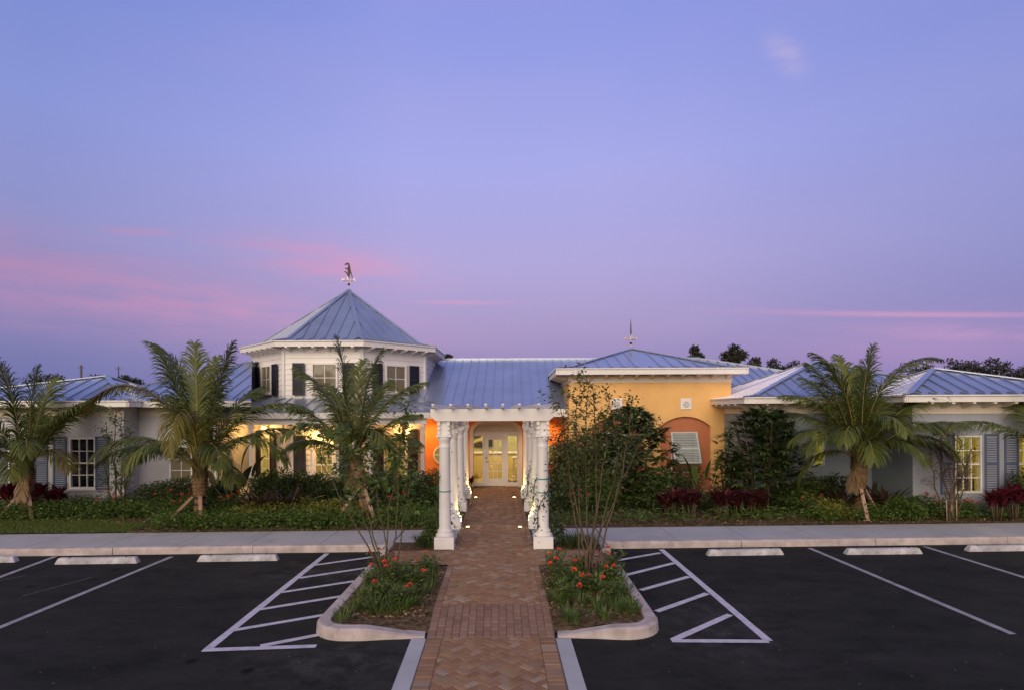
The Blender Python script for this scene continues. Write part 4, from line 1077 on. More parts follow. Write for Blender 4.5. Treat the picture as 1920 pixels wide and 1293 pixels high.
t = thing('desk_chair', 'dark desk chair in front of the desk in the lit right window', 'chair', (12.75, 16.95, .15))
b = MB(); b.bbox(12.55, 12.95, 16.75, 17.1, .62, .68, .015); b.build('seat', m_black, t)
b = MB(); b.bbox(12.56, 12.94, 16.72, 16.76, .75, 1.2, .015); b.build('backrest', m_black, t)
b = MB(); b.tube([(12.75, 16.93, .15), (12.75, 16.93, .62)], .03, 8); b.build('leg', m_black, t)

# ------------------------------------------------------------------ lamps
def plight(name, loc, W, col, r=.05, parent=None):
    d = bpy.data.lights.new(name, 'POINT'); d.energy = W; d.color = col; d.shadow_soft_size = r
    o = bpy.data.objects.new(name, d); COL.objects.link(o)
    if parent is not None: o.parent = parent; o.location = Vector(loc)-root_loc(parent)
    else: o.location = loc
    return o
def spot(name, loc, tgt, W, col, ang, parent=None, blend=.6, r=.04):
    d = bpy.data.lights.new(name, 'SPOT'); d.energy = W; d.color = col; d.spot_size = R(ang); d.spot_blend = blend; d.shadow_soft_size = r
    o = bpy.data.objects.new(name, d); COL.objects.link(o)
    o.rotation_euler = (Vector(tgt)-Vector(loc)).to_track_quat('-Z', 'Y').to_euler()
    if parent is not None: o.parent = parent; o.location = Vector(loc)-root_loc(parent)
    else: o.location = loc
    return o
WARM = (1.0, .54, .15)
m_bulb = mat('lit_globe', (1, .8, .4), .4, emit=(1.0, .62, .16), estr=5.0)
def lantern(pos, d, lab, W):
    d = Vector(d).normalized(); t = thing('wall_lantern', lab, 'wall lamp', pos, group='wall lanterns lit on the tower porch')
    p = Vector(pos); c = p+d*.16
    b = MB(); s = Vector((d.y, -d.x, 0)); b.obox(p+d*.012, s*.05, d*.012, (0, 0, .09)); b.tube([p+d*.02+Vector((0, 0, .03)), p+d*.1+Vector((0, 0, .09)), c+Vector((0, 0, .11))], .012, 6); b.build('arm', m_brass, t)
    b = MB(); b.lathe([(.03, -.085), (.075, -.05), (.085, .0), (.075, .05), (.05, .075)], c, 12); b.build('globe', m_bulb, t)
    b = MB(); b.lathe([(.09, .076), (.06, .11), (.015, .13), (.01, .16)], c, 12); b.build('lamp_cap', m_brass, t)
    plight('porch_lamp', p+d*.30+Vector((0, 0, .0)), W, WARM, .07, t)
T0, T1, T7 = facetT(0), facetT(1), facetT(7)
def nrm(i):
    p, q = tw[i], tw[(i+1) % 8]; e = (q-p).normalized(); return Vector((e.y, -e.x, 0))
lantern(T0(Vector((-.12, -.03, 2.26))), nrm(0), 'lit wall lantern above the small window on the front face of the tower', 62)
lantern(T1(Vector((.44, -.03, 2.28))), nrm(1), 'lit wall lantern beside the window nearest the orange wall', 48)
lantern(T7(Vector((.1, -.03, 2.42))), nrm(7), 'lit wall lantern on the left face of the tower porch', 40)
for i, (x, lab) in enumerate(((-2.95, 'small ceiling light over the orange wall beside the tower'), (1.35, 'small ceiling light over the orange wall beside the yellow block'))):
    t = thing('ceiling_light', lab, 'ceiling light', (x, 21.35, 2.84), group='ceiling lights of the entrance porch')
    b = MB(); b.lathe([(.06, -.09), (.07, -.02), (.09, -.005), (.09, .0)], (x, 21.35, 2.84), 12); b.build('housing', m_metal, t)
    b = MB(); b.lathe([(.001, -.094), (.05, -.094), (.05, -.091)], (x, 21.35, 2.84), 12); b.build('lens', m_bulb, t)
    spot('down_light', (x, 21.35, 2.73), (x+(.1 if i == 0 else -.1), 22.1, 1.3), 90, (1, .66, .30), 110, t, .8)
t = thing('ceiling_light', 'lit ceiling light in the lobby behind the glass door', 'ceiling light', (-.5, 24.4, 2.74))
b = MB(); b.lathe([(.2, -.06), (.22, -.02), (.22, .0)], (-.5, 24.4, 2.74), 16); b.build('diffuser', m_bulb, t)
plight('lobby_lamp', (-.5, 24.4, 2.5), 130, (1, .88, .52), .2, t)
t = thing('ceiling_light', 'lit ceiling light in the room behind the right end window', 'ceiling light', (13.2, 17.4, 2.69))
b = MB(); b.lathe([(.2, -.06), (.22, -.02), (.22, .0)], (13.2, 17.4, 2.69), 16); b.build('diffuser', m_bulb, t)
plight('office_lamp', (13.2, 17.4, 2.45), 230, (1, .9, .32), .2, t)

# ------------------------------------------------------------------ pergola over the path
PG = thing('pergola', 'white timber pergola on eight round columns over the brick path', 'pergola', (pcx(16), 16, .14))
YC = [12.33, 14.48, 16.98, 19.48]
def column():
    b = MB()
    prof = [(.185, .25), (.195, .275), (.185, .31), (.15, .325), (.165, .35), (.165, .37), (.135, .40), (.125, .43), (.122, .9), (.112, 2.08), (.118, 2.10), (.125, 2.12), (.118, 2.14), (.112, 2.16), (.112, 2.22), (.135, 2.26), (.145, 2.30), (.145, 2.33)]
    b.lathe(prof, (0, 0, 0), 28); c = b.build('column', m_colpaint, PG)
    b = MB(); b.bbox(-.205, .205, -.205, .205, -.02, .25, .008); b.build('plinth', m_colpaint, c)
    b = MB(); b.box(-.155, .155, -.155, .155, 2.33, 2.37); b.box(-.115, .115, -.115, .115, 2.37, 2.68)
    for sx in (-1, 1):
        for sy in (-1, 1):
            b.box(sx*.1-.035, sx*.1+.035, sy*.13-.03, sy*.13+.03, 2.38, 2.44); b.box(sx*.1-.03, sx*.1+.03, sy*.14-.03, sy*.14+.03, 2.48, 2.53); b.box(sx*.1-.03, sx*.1+.03, sy*.15-.03, sy*.15+.03, 2.57, 2.67)
    b.build('cap_block', m_colpaint, c)
    return c
col0 = column(); first = True
colroot = root_loc(PG)
for sgn in (-1, 1):
    for y in YC:
        o = col0 if first else copy_tree(col0, PG); first = False
        x = pcx(y)+sgn*(1.03)
        for ob in [o]+list(o.children): pass
        o.location = Vector((x, y, .14))-colroot
# meshes were built around the world origin: shift sub-part data back
for me in {col0.data, *[c.data for c in col0.children]}:
    for v in me.vertices: v.co += colroot
for c in col0.children: pass
for sgn in (-1, 1):
    b = MB(); xs = lambda y: pcx(y)+sgn*1.03
    # side beam with flat arches between the columns
    y0, y1 = YC[0]-.12, 20.5
    for ya, yb in list(zip(YC[:-1], YC[1:]))+[(YC[-1], 20.5)]:
        poly = [(ya, 2.98), (ya, 2.52)]
        K = 10
        for k in range(K+1):
            u = k/K; e = (2*u-1); poly.append((ya+.16+(yb-ya-.32)*u, 2.56+.20*math.sqrt(max(0, 1-e*e))**1.0))
        poly += [(yb, 2.52), (yb, 2.98)]
        d = Vector((xs(yb)-xs(ya), yb-ya, 0))
        pts = [(xs(ya)-.06+(xs(yb)-xs(ya))*((y-ya)/(yb-ya)), y, z) for y, z in poly]
        b.extr(pts, (.12, 0, 0))
    b.build('side_beam', m_white, PG)
for y in (12.18, 16.98):
    b = MB(); x0, x1 = pcx(y)-1.30, pcx(y)+1.27
    b.extr([(x0, y-.06, 2.90), (x0+.12, y-.06, 2.80), (x1-.12, y-.06, 2.80), (x1, y-.06, 2.90), (x1, y-.06, 3.05), (x0, y-.06, 3.05)], (0, .12, 0))
    b.build('cross_beam', m_white, PG)
for px in (813, 846, 878, 911, 943, 974, 1010, 1040):
    x = xat(px, 11.75); xe = x-.0215*8.5
    b = MB(); b.extr([(x-.025, 11.62, 3.125), (x-.025, 11.66, 3.075), (x-.025, 11.82, 3.052), (xe-.025, 20.45, 3.052), (xe-.025, 20.45, 3.15), (x-.025, 11.64, 3.15)], (.05, 0, 0)); b.build('rafter', m_white, PG)

# lights set into the path
m_lens = mat('lit_lens', (1, .95, .7), .3, emit=(1, .74, .26), estr=7.0)
k = 0
for px, py, sgn, lab in ((877, 987, -1, 'lit ground light on the left path edge, nearest the car park'), (975, 987, 1, 'lit ground light on the right path edge, nearest the car park'),
                    (892, 931, -1, 'lit ground light on the left path edge, nearest the door'), (964, 931, 1, 'lit ground light on the right path edge, nearest the door')):
    p = gnd(px, py+1.5, .15)
    t = thing('ground_light', lab, 'ground light', (p.x, p.y, .15), group='ground lights along the brick path')
    b = MB(); b.lathe([(.075, .0), (.075, .018), (.06, .024)], (p.x, p.y, .15), 16); b.build('rim', m_metal, t)
    b = MB(); b.lathe([(.048, .022), (.04, .034), (.018, .040)], (p.x, p.y, .15), 14); b.build('lens', m_lens, t)
    yc = 14.48 if py > 960 else 19.48
    spot('up_light', (p.x+sgn*.03, p.y, .205), (pcx(yc)+sgn*1.03, yc, 1.05), 75, (1, .74, .28), 80, t, .9, .03)

# ------------------------------------------------------------------ weathervanes
def vane(px, Y, z0, s, lab, kind):
    x = xat(px, Y); t = thing('weathervane', lab, 'weathervane', (x, Y, z0))
    b = MB(); b.tube([(x, Y, z0-.08), (x, Y, z0+.62*s)], [.022, .014], 8); b.build('mast', m_white, t)
    b = MB(); b.lathe([(.001, -.055), (.04, -.04), (.055, 0), (.04, .04), (.001, .055)], (x, Y, z0+.26*s), 12); b.build('ball', m_metal, t)
    b = MB()
    for a in (0, math.pi/2):
        ca, sa = math.cos(a+.1), math.sin(a+.1); b.tube([(x-.22*ca, Y-.22*sa, z0+.40*s), (x+.22*ca, Y+.22*sa, z0+.40*s)], .010, 6)
    b.build('direction_arms', m_brass, t)
    zl = z0+.40*s
    GL = {'E': ['###', '#..', '##.', '#..', '###'], 'N': ['#..#', '##.#', '#.##', '#..#', '#..#'], 'W': ['#...#', '#...#', '#.#.#', '##.##', '#...#'], 'S': ['###', '#..', '###', '..#', '###']}
    for ch, a in (('E', .1), ('N', .1+math.pi/2), ('W', .1+math.pi), ('S', .1-math.pi/2)):
        b = MB(); cx_, cy_ = x+.23*math.cos(a), Y+.23*math.sin(a); g_ = .02; w_ = len(GL[ch][0])
        for r_, row in enumerate(GL[ch]):
            k_ = 0
            while k_ < w_:
                if row[k_] != '#': k_ += 1; continue
                e_ = k_
                while e_ < w_ and row[e_] == '#': e_ += 1
                b.box(cx_+(k_-w_/2)*g_, cx_+(e_-w_/2)*g_, cy_-.006, cy_+.006, zl+.01+(4-r_)*g_, zl+.0101+(5-r_)*g_); k_ = e_
        b.build('letter', m_brass, t)
    return t, x, Y
t, x, Y = vane(655, 24.0, 7.93, 1.0, 'weathervane with a rearing horse on the tower roof', 0)
# rearing horse, turned a little, in beaten copper
b = MB(); hp = [(-.02, .50), (-.03, .62), (-.10, .76), (-.19, .84), (-.20, .87), (-.12, .85), (-.05, .78), (-.04, .88), (-.05, .96), (-.12, .95), (-.17, 1.00), (-.16, 1.03), (-.11, .99), (-.06, 1.02), (-.02, 1.10), (-.02, 1.19), (-.10, 1.18), (-.17, 1.15), (-.18, 1.19), (-.12, 1.24), (-.04, 1.27), (.02, 1.26), (.06, 1.18), (.08, 1.04), (.10, .92), (.14, .78), (.18, .64), (.17, .53), (.14, .56), (.12, .70), (.08, .78), (.05, .66), (.03, .50)]
b.extr([(x+u*.85, Y-.02+u*.2, 7.93+.48+(w-.5)*.86) for u, w in hp], (-.01, .045, 0)); b.build('horse_figure', m_metal, t)
t, x, Y = vane(1183.5, 23.03, 5.40, .9, 'weathervane with a thin upright arrow on the yellow block roof', 1)
b = MB(); b.extr([(x-.012, Y-.01, 5.9), (x-.03, Y-.01, 6.05), (x-.022, Y-.01, 6.3), (x, Y-.01, 6.62), (x+.02, Y-.01, 6.3), (x+.03, Y-.01, 6.05), (x+.012, Y-.01, 5.9)], (0, .02, 0)); b.build('arrow_figure', m_metal, t)
# ------------------------------------------------------------------ planting
rng = np.random.default_rng(11)
def unit(a): return a/np.maximum(np.linalg.norm(a, axis=-1, keepdims=True), 1e-9)
def leaf_quads(P, D, L, Wd, droop=.15):
    # diamond leaves: base P, direction D, lengths L, widths Wd
    n = len(P); D = unit(D); up = np.tile([0, 0, 1.], (n, 1)); rv = rng.normal(size=(n, 3))
    S = unit(np.cross(D, up+.5*rv)); L = np.broadcast_to(np.asarray(L, float), (n,))[:, None]; Wd = np.broadcast_to(np.asarray(Wd, float), (n,))[:, None]
    mid = P+D*L*.42; tip = P+D*L; tip[:, 2] -= (droop*L)[:, 0]
    V = np.stack([P, mid+S*Wd/2, tip, mid-S*Wd/2], 1).reshape(-1, 3)
    return V, np.arange(4*n).reshape(n, 4)
class NP:
    def __init__(s): s.V = []; s.F = []; s.n = 0
    def add(s, V, Fq): s.V.append(np.asarray(V, float)); s.F.append(np.asarray(Fq)+s.n); s.n += len(V)
    def leaves(s, *a, **k): s.add(*leaf_quads(*a, **k))
    def strap(s, base, d, L, w, bend, seg=5, fold=0.0):
        # one long strap leaf: arches from direction d downwards by bend (radians)
        base = np.array(base, float); d = unit(np.array(d, float)); h = np.array([d[0], d[1], 0]); hl = np.linalg.norm(h)
        h = h/hl if hl > 1e-6 else np.array([1., 0, 0]); e0 = math.atan2(d[2], hl); side = np.array([-h[1], h[0], 0]); p = base.copy(); V = []
        for i in range(seg+1):
            u = i/seg; ww = w*(math.sin(math.pi*min(1, .14+.86*u)) if True else 1)*.5+.002
            if u == 1: ww = .001
            e = e0-bend*u; V += [p+side*ww+np.array([0, 0, fold*ww]), p-side*ww+np.array([0, 0, fold*ww])]
            p = p+(h*math.cos(e)+np.array([0, 0, math.sin(e)]))*L/seg
        s.add(V, [(2*i, 2*i+2, 2*i+3, 2*i+1) for i in range(seg)])
    def build(s, name, m, parent=None, smooth=False):
        return np_mesh(name, np.concatenate(s.V), np.concatenate(s.F), m, parent, smooth)
def ell(n, c, r, shell=.55):
    d = unit(rng.normal(size=(n, 3))); t = (shell+(1-shell)*rng.random((n, 1)))**1.0
    return np.array(c)+d*t*np.array(r), d

GZ = .14
# ---- coconut palms
def frond_curve(phi, a0, a1, L, n=22, base=(0, 0, 0), power=1.9):
    p = np.array(base, float); pts = [p.copy()]; h = np.array([math.cos(R(phi)), math.sin(R(phi)), 0])
    for i in range(n):
        u = (i+.5)/n; a = R(a0+(a1-a0)*u**power); p = p+(h*math.sin(a)+np.array([0, 0, math.cos(a)]))*L/n; pts.append(p.copy())
    return np.array(pts)
def make_frond(parent, phi, a0, a1, L, base, m, leafl=.62, power=1.9, roll=0.0):
    pts = frond_curve(phi, a0, a1, L, 24, base, power)
    n = len(pts); b = MB(); b.tube([tuple(p) for p in pts], [max(.004, .032*(1-i/n)**.8) for i in range(n)], 5)
    fr = b.build('frond', m_rachis, parent)
    h = np.array([-math.sin(R(phi)), math.cos(R(phi)), 0])      # sideways
    g = NP(); K = int(68*L/2.6)+20
    for k in range(K):
        u = .17+.83*(k+rnd.random()*.6)/K; f = u*(n-1); i = min(n-2, int(f)); p = pts[i]+(pts[i+1]-pts[i])*(f-i); t = unit(pts[i+1]-pts[i])
        prof = math.sin(math.pi*min(1, max(0, (u-.08)/1.0)))**.55*(1 if u < .75 else (1-(u-.75)*1.6)); ln = leafl*max(.22, prof)*rnd.uniform(.85, 1.1)
        nn = unit(np.cross(h, t)); 
        if nn[2] < 0: nn = -nn
        for sd in (-1, 1):
            if rnd.random() < .04: continue
            fw = 1.0+.8*u; d = unit(h*sd*1.0+t*fw*rnd.uniform(.75, 1.3)+nn*(.12+rnd.uniform(-.22, .18)))
            q = p.copy(); V = []; w = .029*rnd.uniform(.8, 1.15); segs = 4; dd = d.copy()
            sag = rnd.uniform(.6, 1.35)
            for s_ in range(segs+1):
                v = s_/segs; wd = w*(1-.25*v)*(1 if v < .7 else (1-v)/.3+.06)*(.6 if v == 0 else 1)
                sv = unit(np.cross(dd, nn+.2*h*sd)); V += [q+sv*wd/2, q-sv*wd/2]
                q = q+dd*ln/segs; dd = unit(dd+np.array([0, 0, -sag*(.5+v)*.55]))
            g.add(V, [(2*j, 2*j+2, 2*j+3, 2*j+1) for j in range(segs)])
    g.build('leaflets', m, fr)
    return fr
def palm(pxb, pyb, Y, zc, lean, fronds, label, tr=.14, bulge=.19, yellow=(), nstk=(), stklab=(), ring=True):
    base = at(pxb, pyb, Y); x = base.x; t = thing('coconut_palm', label, 'palm tree', (x, Y, GZ), group='young coconut palms in the planting bed')
    ct = Vector((x+lean[0], Y+lean[1], zc)); b = MB(); pts = []; rad = []; n = 46
    h = zc-GZ
    for i in range(n+1):
        u = i/n; z = GZ-.05+(h+.05)*u
        c = Vector((x+lean[0]*u**1.2, Y+lean[1]*u**1.2, z))
        r = tr*(1.12-.2*min(1, u*2)); 
        if u > .42: r += (bulge-tr)*math.sin(min(1, (u-.42)/.58)*math.pi)**1.0*1.0
        if u > .85: r *= 1-.35*(u-.85)/.15
        r *= 1+(.09 if i % 3 == 0 else -.03)+rnd.uniform(-.03, .03)
        pts.append(c); rad.append(r)
    b.tube(pts, rad, 14); trunk = b.build('trunk', m_bark, t)
    # old leaf bases wrapped round the head of the trunk
    g = NP()
    for k in range(34):
        a = k*2.4; z = zc-.55+.55*k/34; u = (z-GZ)/h; c = np.array([x+lean[0]*u, Y+lean[1]*u, z]); d = np.array([math.cos(a), math.sin(a), 0])
        g.strap(c+d*bulge*.72, d*.22+np.array([0, 0, 1]), rnd.uniform(.2, .38), .13, .1, 4)
    g.build('leaf_bases', leafmat('frond_bases', (.11, .07, .03), to=[(.08, .06, .025), (.15, .12, .035)]), trunk)
    for k, f in enumerate(fronds):
        phi, a0, a1, L = f[:4]; pw = f[4] if len(f) > 4 else (1.45 if f[2]-f[1] > 55 else 2.0); ll = f[5] if len(f) > 5 else .74
        bb = ct+Vector((math.cos(R(phi))*.08, math.sin(R(phi))*.08, -.15+.1*rnd.random()))
        make_frond(t, phi, a0, a1, L, bb, l_palmy if k in yellow else l_palm, ll, pw)
    for k in range(1):      # a dead frond hanging against the trunk
        make_frond(t, rnd.uniform(0, 360), 95, 178, rnd.uniform(.6, .8), ct+Vector((0, 0, -.25)), l_brown, .4, .4)
    for (sx, sy, spx, spy), lab in zip(nstk, stklab):
        s = thing('timber_stake', lab, 'stake', (x+sx, Y+sy, GZ), group='timber stakes bracing the palms'); u = .42
        hz = GZ+h*.46; top = Vector((x+lean[0]*.4, Y+lean[1]*.4, hz)); gp = Vector((x+sx, Y+sy, GZ-.1)); d = (top-gp); d.normalize()
        b = MB(); tp = top-Vector((d.x, d.y, 0)).normalized()*(tr+.03); b.bar(gp, tp, .085, .045); b.build('timber', m_stake, s)
    if ring and nstk:
        hz = GZ+h*.46; s = thing('trunk_band', 'dark band tying the stakes round '+label.split(',')[-1].strip(), 'band', (x, Y, hz), group='bands tied round the palm trunks')
        c = Vector((x+lean[0]*.4, Y+lean[1]*.4, 0)); b = MB()
        for z in (hz-.02, hz-.2): b.lathe([(tr*1.16, z-.025), (tr*1.22, z), (tr*1.16, z+.025)], (c.x, c.y, 0), 16)
        b.build('strap', m_black, s)
    return t

filler = lambda k0, n, L, a=(15, 60), b=(60, 140): [(k0+360*i/n+rnd.uniform(-20, 20), rnd.uniform(*a), rnd.uniform(*b), L*rnd.uniform(.8, 1.05)) for i in range(n)]
palm(52, 955, 16.2, 1.60, (-.04, 0), [(182, 6, 28, 3.19), (20, 0, 12, 2.75), (2, 14, 105, 3.03), (-8, 34, 72, 2.70), (-25, 50, 150, 2.31), (180, 28, 80, 2.86), (200, 45, 130, 2.53), (90, 12, 40, 2.75), (60, 25, 70, 2.75), (120, 30, 90, 2.64), (270, 30, 150, 2.42), (310, 35, 140, 2.53), (230, 35, 140, 2.64), (-60, 55, 155, 1.98), (160, 60, 140, 2.20)],
     'young coconut palm at the left edge, with dark red plants round its foot', yellow=(4,), nstk=((-.62, -.35, 0, 0), (.50, -.45, 0, 0)),
     stklab=('left timber stake of the leftmost palm', 'right timber stake of the leftmost palm'))
palm(375, 968, 15.4, 1.60, (0, 0), [(180, 14, 165, 4.56, 1.9), (178, 4, 75, 3.82, 3.0), (-90, 0, 8, 3.23), (0, 8, 22, 3.39, 1.5), (-6, 26, 118, 3.82), (285, 14, 178, 3.82, 1.5), (192, 48, 140, 2.65), (-18, 42, 150, 3.18), (90, 8, 30, 3.18), (110, 20, 60, 3.07), (60, 24, 70, 2.97), (140, 30, 80, 3.07), (30, 40, 110, 2.76), (215, 35, 150, 2.76), (250, 30, 165, 2.54), (310, 40, 150, 2.54), (160, 55, 130, 2.54), (-40, 60, 150, 2.12), (172, 12, 34, 3.39)],
     'tall coconut palm in front of the set-back pale wall, with a long arching left frond', yellow=(0, 5), tr=.14, nstk=((-.72, -.6, 0, 0), (.42, -.75, 0, 0)),
     stklab=('left timber stake of the palm by the pale set-back wall', 'right timber stake of the palm by the pale set-back wall'))
palm(690, 962, 15.6, 1.90, (-.38, 0), [(180, 3, 12, 3.13), (175, 14, 60, 2.86, 1.6), (5, 16, 78, 2.86, 1.4), (180, 34, 82, 2.10), (-5, 38, 92, 2.10), (10, 52, 115, 1.82), (175, 55, 120, 1.82), (90, 10, 40, 2.85), (60, 20, 60, 2.55), (130, 25, 70, 2.65), (270, 20, 150, 2.33), (230, 28, 140, 2.44), (310, 30, 140, 2.10), (205, 50, 140, 1.91), (-35, 50, 140, 1.91), (0, 5, 30, 2.96)],
     'leaning coconut palm in front of the octagonal tower', tr=.14, bulge=.19, nstk=((-.78, -.55, 0, 0), (.42, -.75, 0, 0)), stklab=('left timber stake of the leaning palm before the tower', 'right timber stake of the leaning palm before the tower'))
palm(1610, 962, 15.7, 1.80, (.02, 0), [(178, 4, 60, 3.2, 2.2), (2, 8, 104, 3.9, 1.9), (180, 20, 95, 2.8), (176, 52, 175, 2.0, 1.0), (0, 30, 88, 3.0), (-4, 55, 140, 2.6), (5, 50, 112, 3.5, 1.4), (90, 6, 40, 3.0), (60, 14, 60, 3.0), (120, 18, 70, 2.8), (30, 22, 90, 2.9), (150, 28, 105, 2.5), (270, 14, 150, 2.6), (230, 24, 150, 2.4), (310, 24, 150, 2.5), (200, 40, 150, 2.1), (-30, 42, 150, 2.4), (0, 0, 16, 3.0), (170, 12, 50, 2.9), (250, 35, 165, 2.0), (290, 40, 160, 2.1), (185, 34, 140, 2.3), (80, 30, 110, 2.4)],
     'coconut palm in front of the grey-green wall, with a thick ringed trunk', tr=.14, bulge=.205, nstk=((-.18, -.75, 0, 0), (.75, .25, 0, 0)), stklab=('broad front timber stake of the palm at the grey-green wall', 'thin right timber stake of the palm at the grey-green wall'))
palm(1985, 975, 14.6, 1.75, (0, 0), [(178, 38, 118, 3.3, 1.2), (172, 4, 22, 2.5), (90, 20, 80, 2.6), (0, 30, 100, 2.6), (320, 30, 120, 2.4), (40, 40, 110, 2.4), (0, 60, 140, 2.2), (20, 10, 60, 2.6)],
     'coconut palm cut off by the right edge, its long frond arching over the last window')

# ---- thin multi-stem trees
def stem_path(p0, p1, bow, n=8, jit=.03):
    p0, p1 = np.array(p0, float), np.array(p1, float); out = []
    for i in range(n+1):
        u = i/n; q = p0+(p1-p0)*np.array([u**1.55, u**1.55, u]); q = q+np.array(bow)*math.sin(math.pi*u)
        if 0 < i < n: q = q+np.array([rnd.uniform(-jit, jit), rnd.uniform(-jit, jit), 0])
        out.append(q)
    return out
def thin_tree(name, label, base, tips, r0, leafm, leafn, ll, cat='tree', twig=5, tlen=(.25, .6), leaf_from=.45, barkm=None, clump=.22):
    # base: foot point; tips: list of (dx, dy, height, bow_x) for each stem
    bx, by, bz = base; t = thing(name, label, cat, base); g = NP(); bm_ = barkm or m_twig
    for k, (tx, ty, h, bow) in enumerate(tips):
        st = stem_path((bx+rnd.uniform(-.12, .12), by+rnd.uniform(-.12, .12), bz-.05), (bx+tx, by+ty, bz+h), (bow, rnd.uniform(-.06, .06), 0), 10)
        b = MB(); b.tube([tuple(q) for q in st], [r0*(1-.8*i/10)+.003 for i in range(11)], 6)
        tw_ = []
        for q in range(twig):
            u = leaf_from+(1-leaf_from)*(q+rnd.random())/twig; i = min(9, int(u*10)); p = st[i]+(st[i+1]-st[i])*(u*10-i)
            a = rnd.uniform(0, 6.28); L = rnd.uniform(*tlen)*(1.15-.5*u); e = p+np.array([math.cos(a)*L*.8, math.sin(a)*L*.5, L*.7]); m_ = (p+e)/2+np.array([0, 0, .04])
            b.tube([tuple(p), tuple(m_), tuple(e)], [r0*.32, r0*.22, .003], 5); tw_.append((p, m_, e))
        tw_.append((st[-3], st[-2], st[-1]))
        b.build('stem', bm_, t)
        for p, m_, e in tw_:
            n = leafn; u = rng.random((n, 1))**.6; P = p+(e-p)*u+rng.normal(size=(n, 3))*clump*np.array([.5, .5, .4])*u
            D = rng.normal(size=(n, 3))*np.array([1, 1, .5])+np.array([0, 0, -.25])+unit(e-p)*.5; g.leaves(P, D, rng.uniform(.7, 1.25, n)*ll, ll*.42*rng.uniform(.8, 1.2, n))
    g.build('leaves', leafm, t); return t
gp = gnd(1104, 1078, .13)
thin_tree('crape_myrtle', 'tall thin many-stemmed tree in the right island bed', (gp.x, gp.y, .13),
    [(-.42, .1, 2.35, -.08), (-.50, -.1, 2.95, -.16), (-.18, .1, 3.15, -.1), (.02, .0, 3.35, -.05), (.10, .1, 3.3, .1), (.36, -.1, 3.05, .10), (.62, .1, 2.7, .18), (1.15, 0, 2.75, .15), (.75, -.1, 3.05, .22)],
    .0155, l_thin, 34, .09, twig=8, tlen=(.25, .55), leaf_from=.50)
gp = gnd(728, 1080, .13)
thin_tree('crape_myrtle', 'thin many-stemmed tree in the left island bed', (gp.x, gp.y, .13),
    [(-1.55, .1, 2.75, -.25), (-.95, .1, 2.55, -.05), (-.75, -.1, 2.0, -.1), (.38, 0, 3.05, .0), (.2, .1, 2.5, .05), (.42, -.1, 1.9, .06), (-.3, .2, 2.2, -.1)],
    .012, l_mid, 32, .115, twig=5, tlen=(.2, .5), leaf_from=.55)
thin_tree('small_tree', 'slender leafy tree against the pale wall right of the dark window', (xat(222, 16.9), 16.9, GZ),
    [(-.35, 0, 2.5, -.1), (-.12, .1, 2.9, -.1), (.1, 0, 2.75, .05), (.3, 0, 2.3, .1), (.55, -.1, 2.0, .1), (-.5, 0, 1.7, -.05)], .022, l_mid, 24, .10, twig=9, tlen=(.2, .55), leaf_from=.25)
l_purple = leafmat('purple_brown_leaves', (.06, .035, .035), to=[(.09, .05, .05), (.045, .035, .03)])
thin_tree('crape_myrtle', 'bare twiggy purple tree in front of the right lit window', (xat(1782, 15.1), 15.1, GZ),
    [(-.55, 0, 1.75, -.1), (-.2, .05, 2.2, -.1), (-.05, 0, 2.4, 0), (.1, .05, 2.35, .05), (.3, 0, 2.1, .06), (.55, .05, 1.8, .1), (-.35, .1, 2.05, -.1), (.42, -.05, 1.5, .1)], .02, l_purple, 26, .055, twig=11, tlen=(.15, .5), leaf_from=.42)
for k in range(3):
    x = xat(1775+k*9, 15.0); t = thing('bamboo_cane', ('left', 'middle', 'right')[k]+' of the three pale canes tied to the purple tree', 'cane', (x, 15.0, GZ), group='pale canes holding the purple tree')
    b = MB(); b.tube([(x, 15.0, GZ-.1), (x+rnd.uniform(-.01, .02), 15.03, GZ+.55)], .014, 6); b.build('cane', m_stake, t)

# ---- shrubs
def shrub(name, label, px, Y, h, r, leafm, n, ll, lw=.4, stems=3, z0=GZ, flat=.85, clumps=9, cat='shrub', upl=.1, group=None, stem_h=.35):
    x = xat(px, Y); t = thing(name, label, cat, (x, Y, z0), group=group); g = NP(); b = MB()
    for k in range(clumps):
        a = k*2.399; rr = r*math.sqrt((k+.3)/clumps)*.78; f = (k*.618) % 1
        c = np.array([x+rr*math.cos(a), Y+rr*math.sin(a)*flat, z0+h*(.34+.40*f)+rnd.uniform(-.05, .05)*h]); cr = np.array([r*.46, r*.42, h*.27])
        P, D = ell(n//clumps, c, cr, .35); D = D*np.array([1, 1, .6])+np.array([0, 0, upl])+.35*rng.normal(size=P.shape)
        P[:, 2] = np.maximum(P[:, 2], z0+.02); g.leaves(P, D, ll*rng.uniform(.7, 1.3, len(P)), ll*lw*rng.uniform(.8, 1.2, len(P)), droop=.25)
        if k < stems*2: b.tube([(x+rnd.uniform(-.1, .1), Y+rnd.uniform(-.1, .1), z0-.05), tuple((np.array([x, Y, z0])+c)/2+np.array([0, 0, .1])), tuple(c)], [.025*h, .02*h, .006], 6)
    b.build('stems', m_twig, t); g.build('foliage', leafm, t); return t
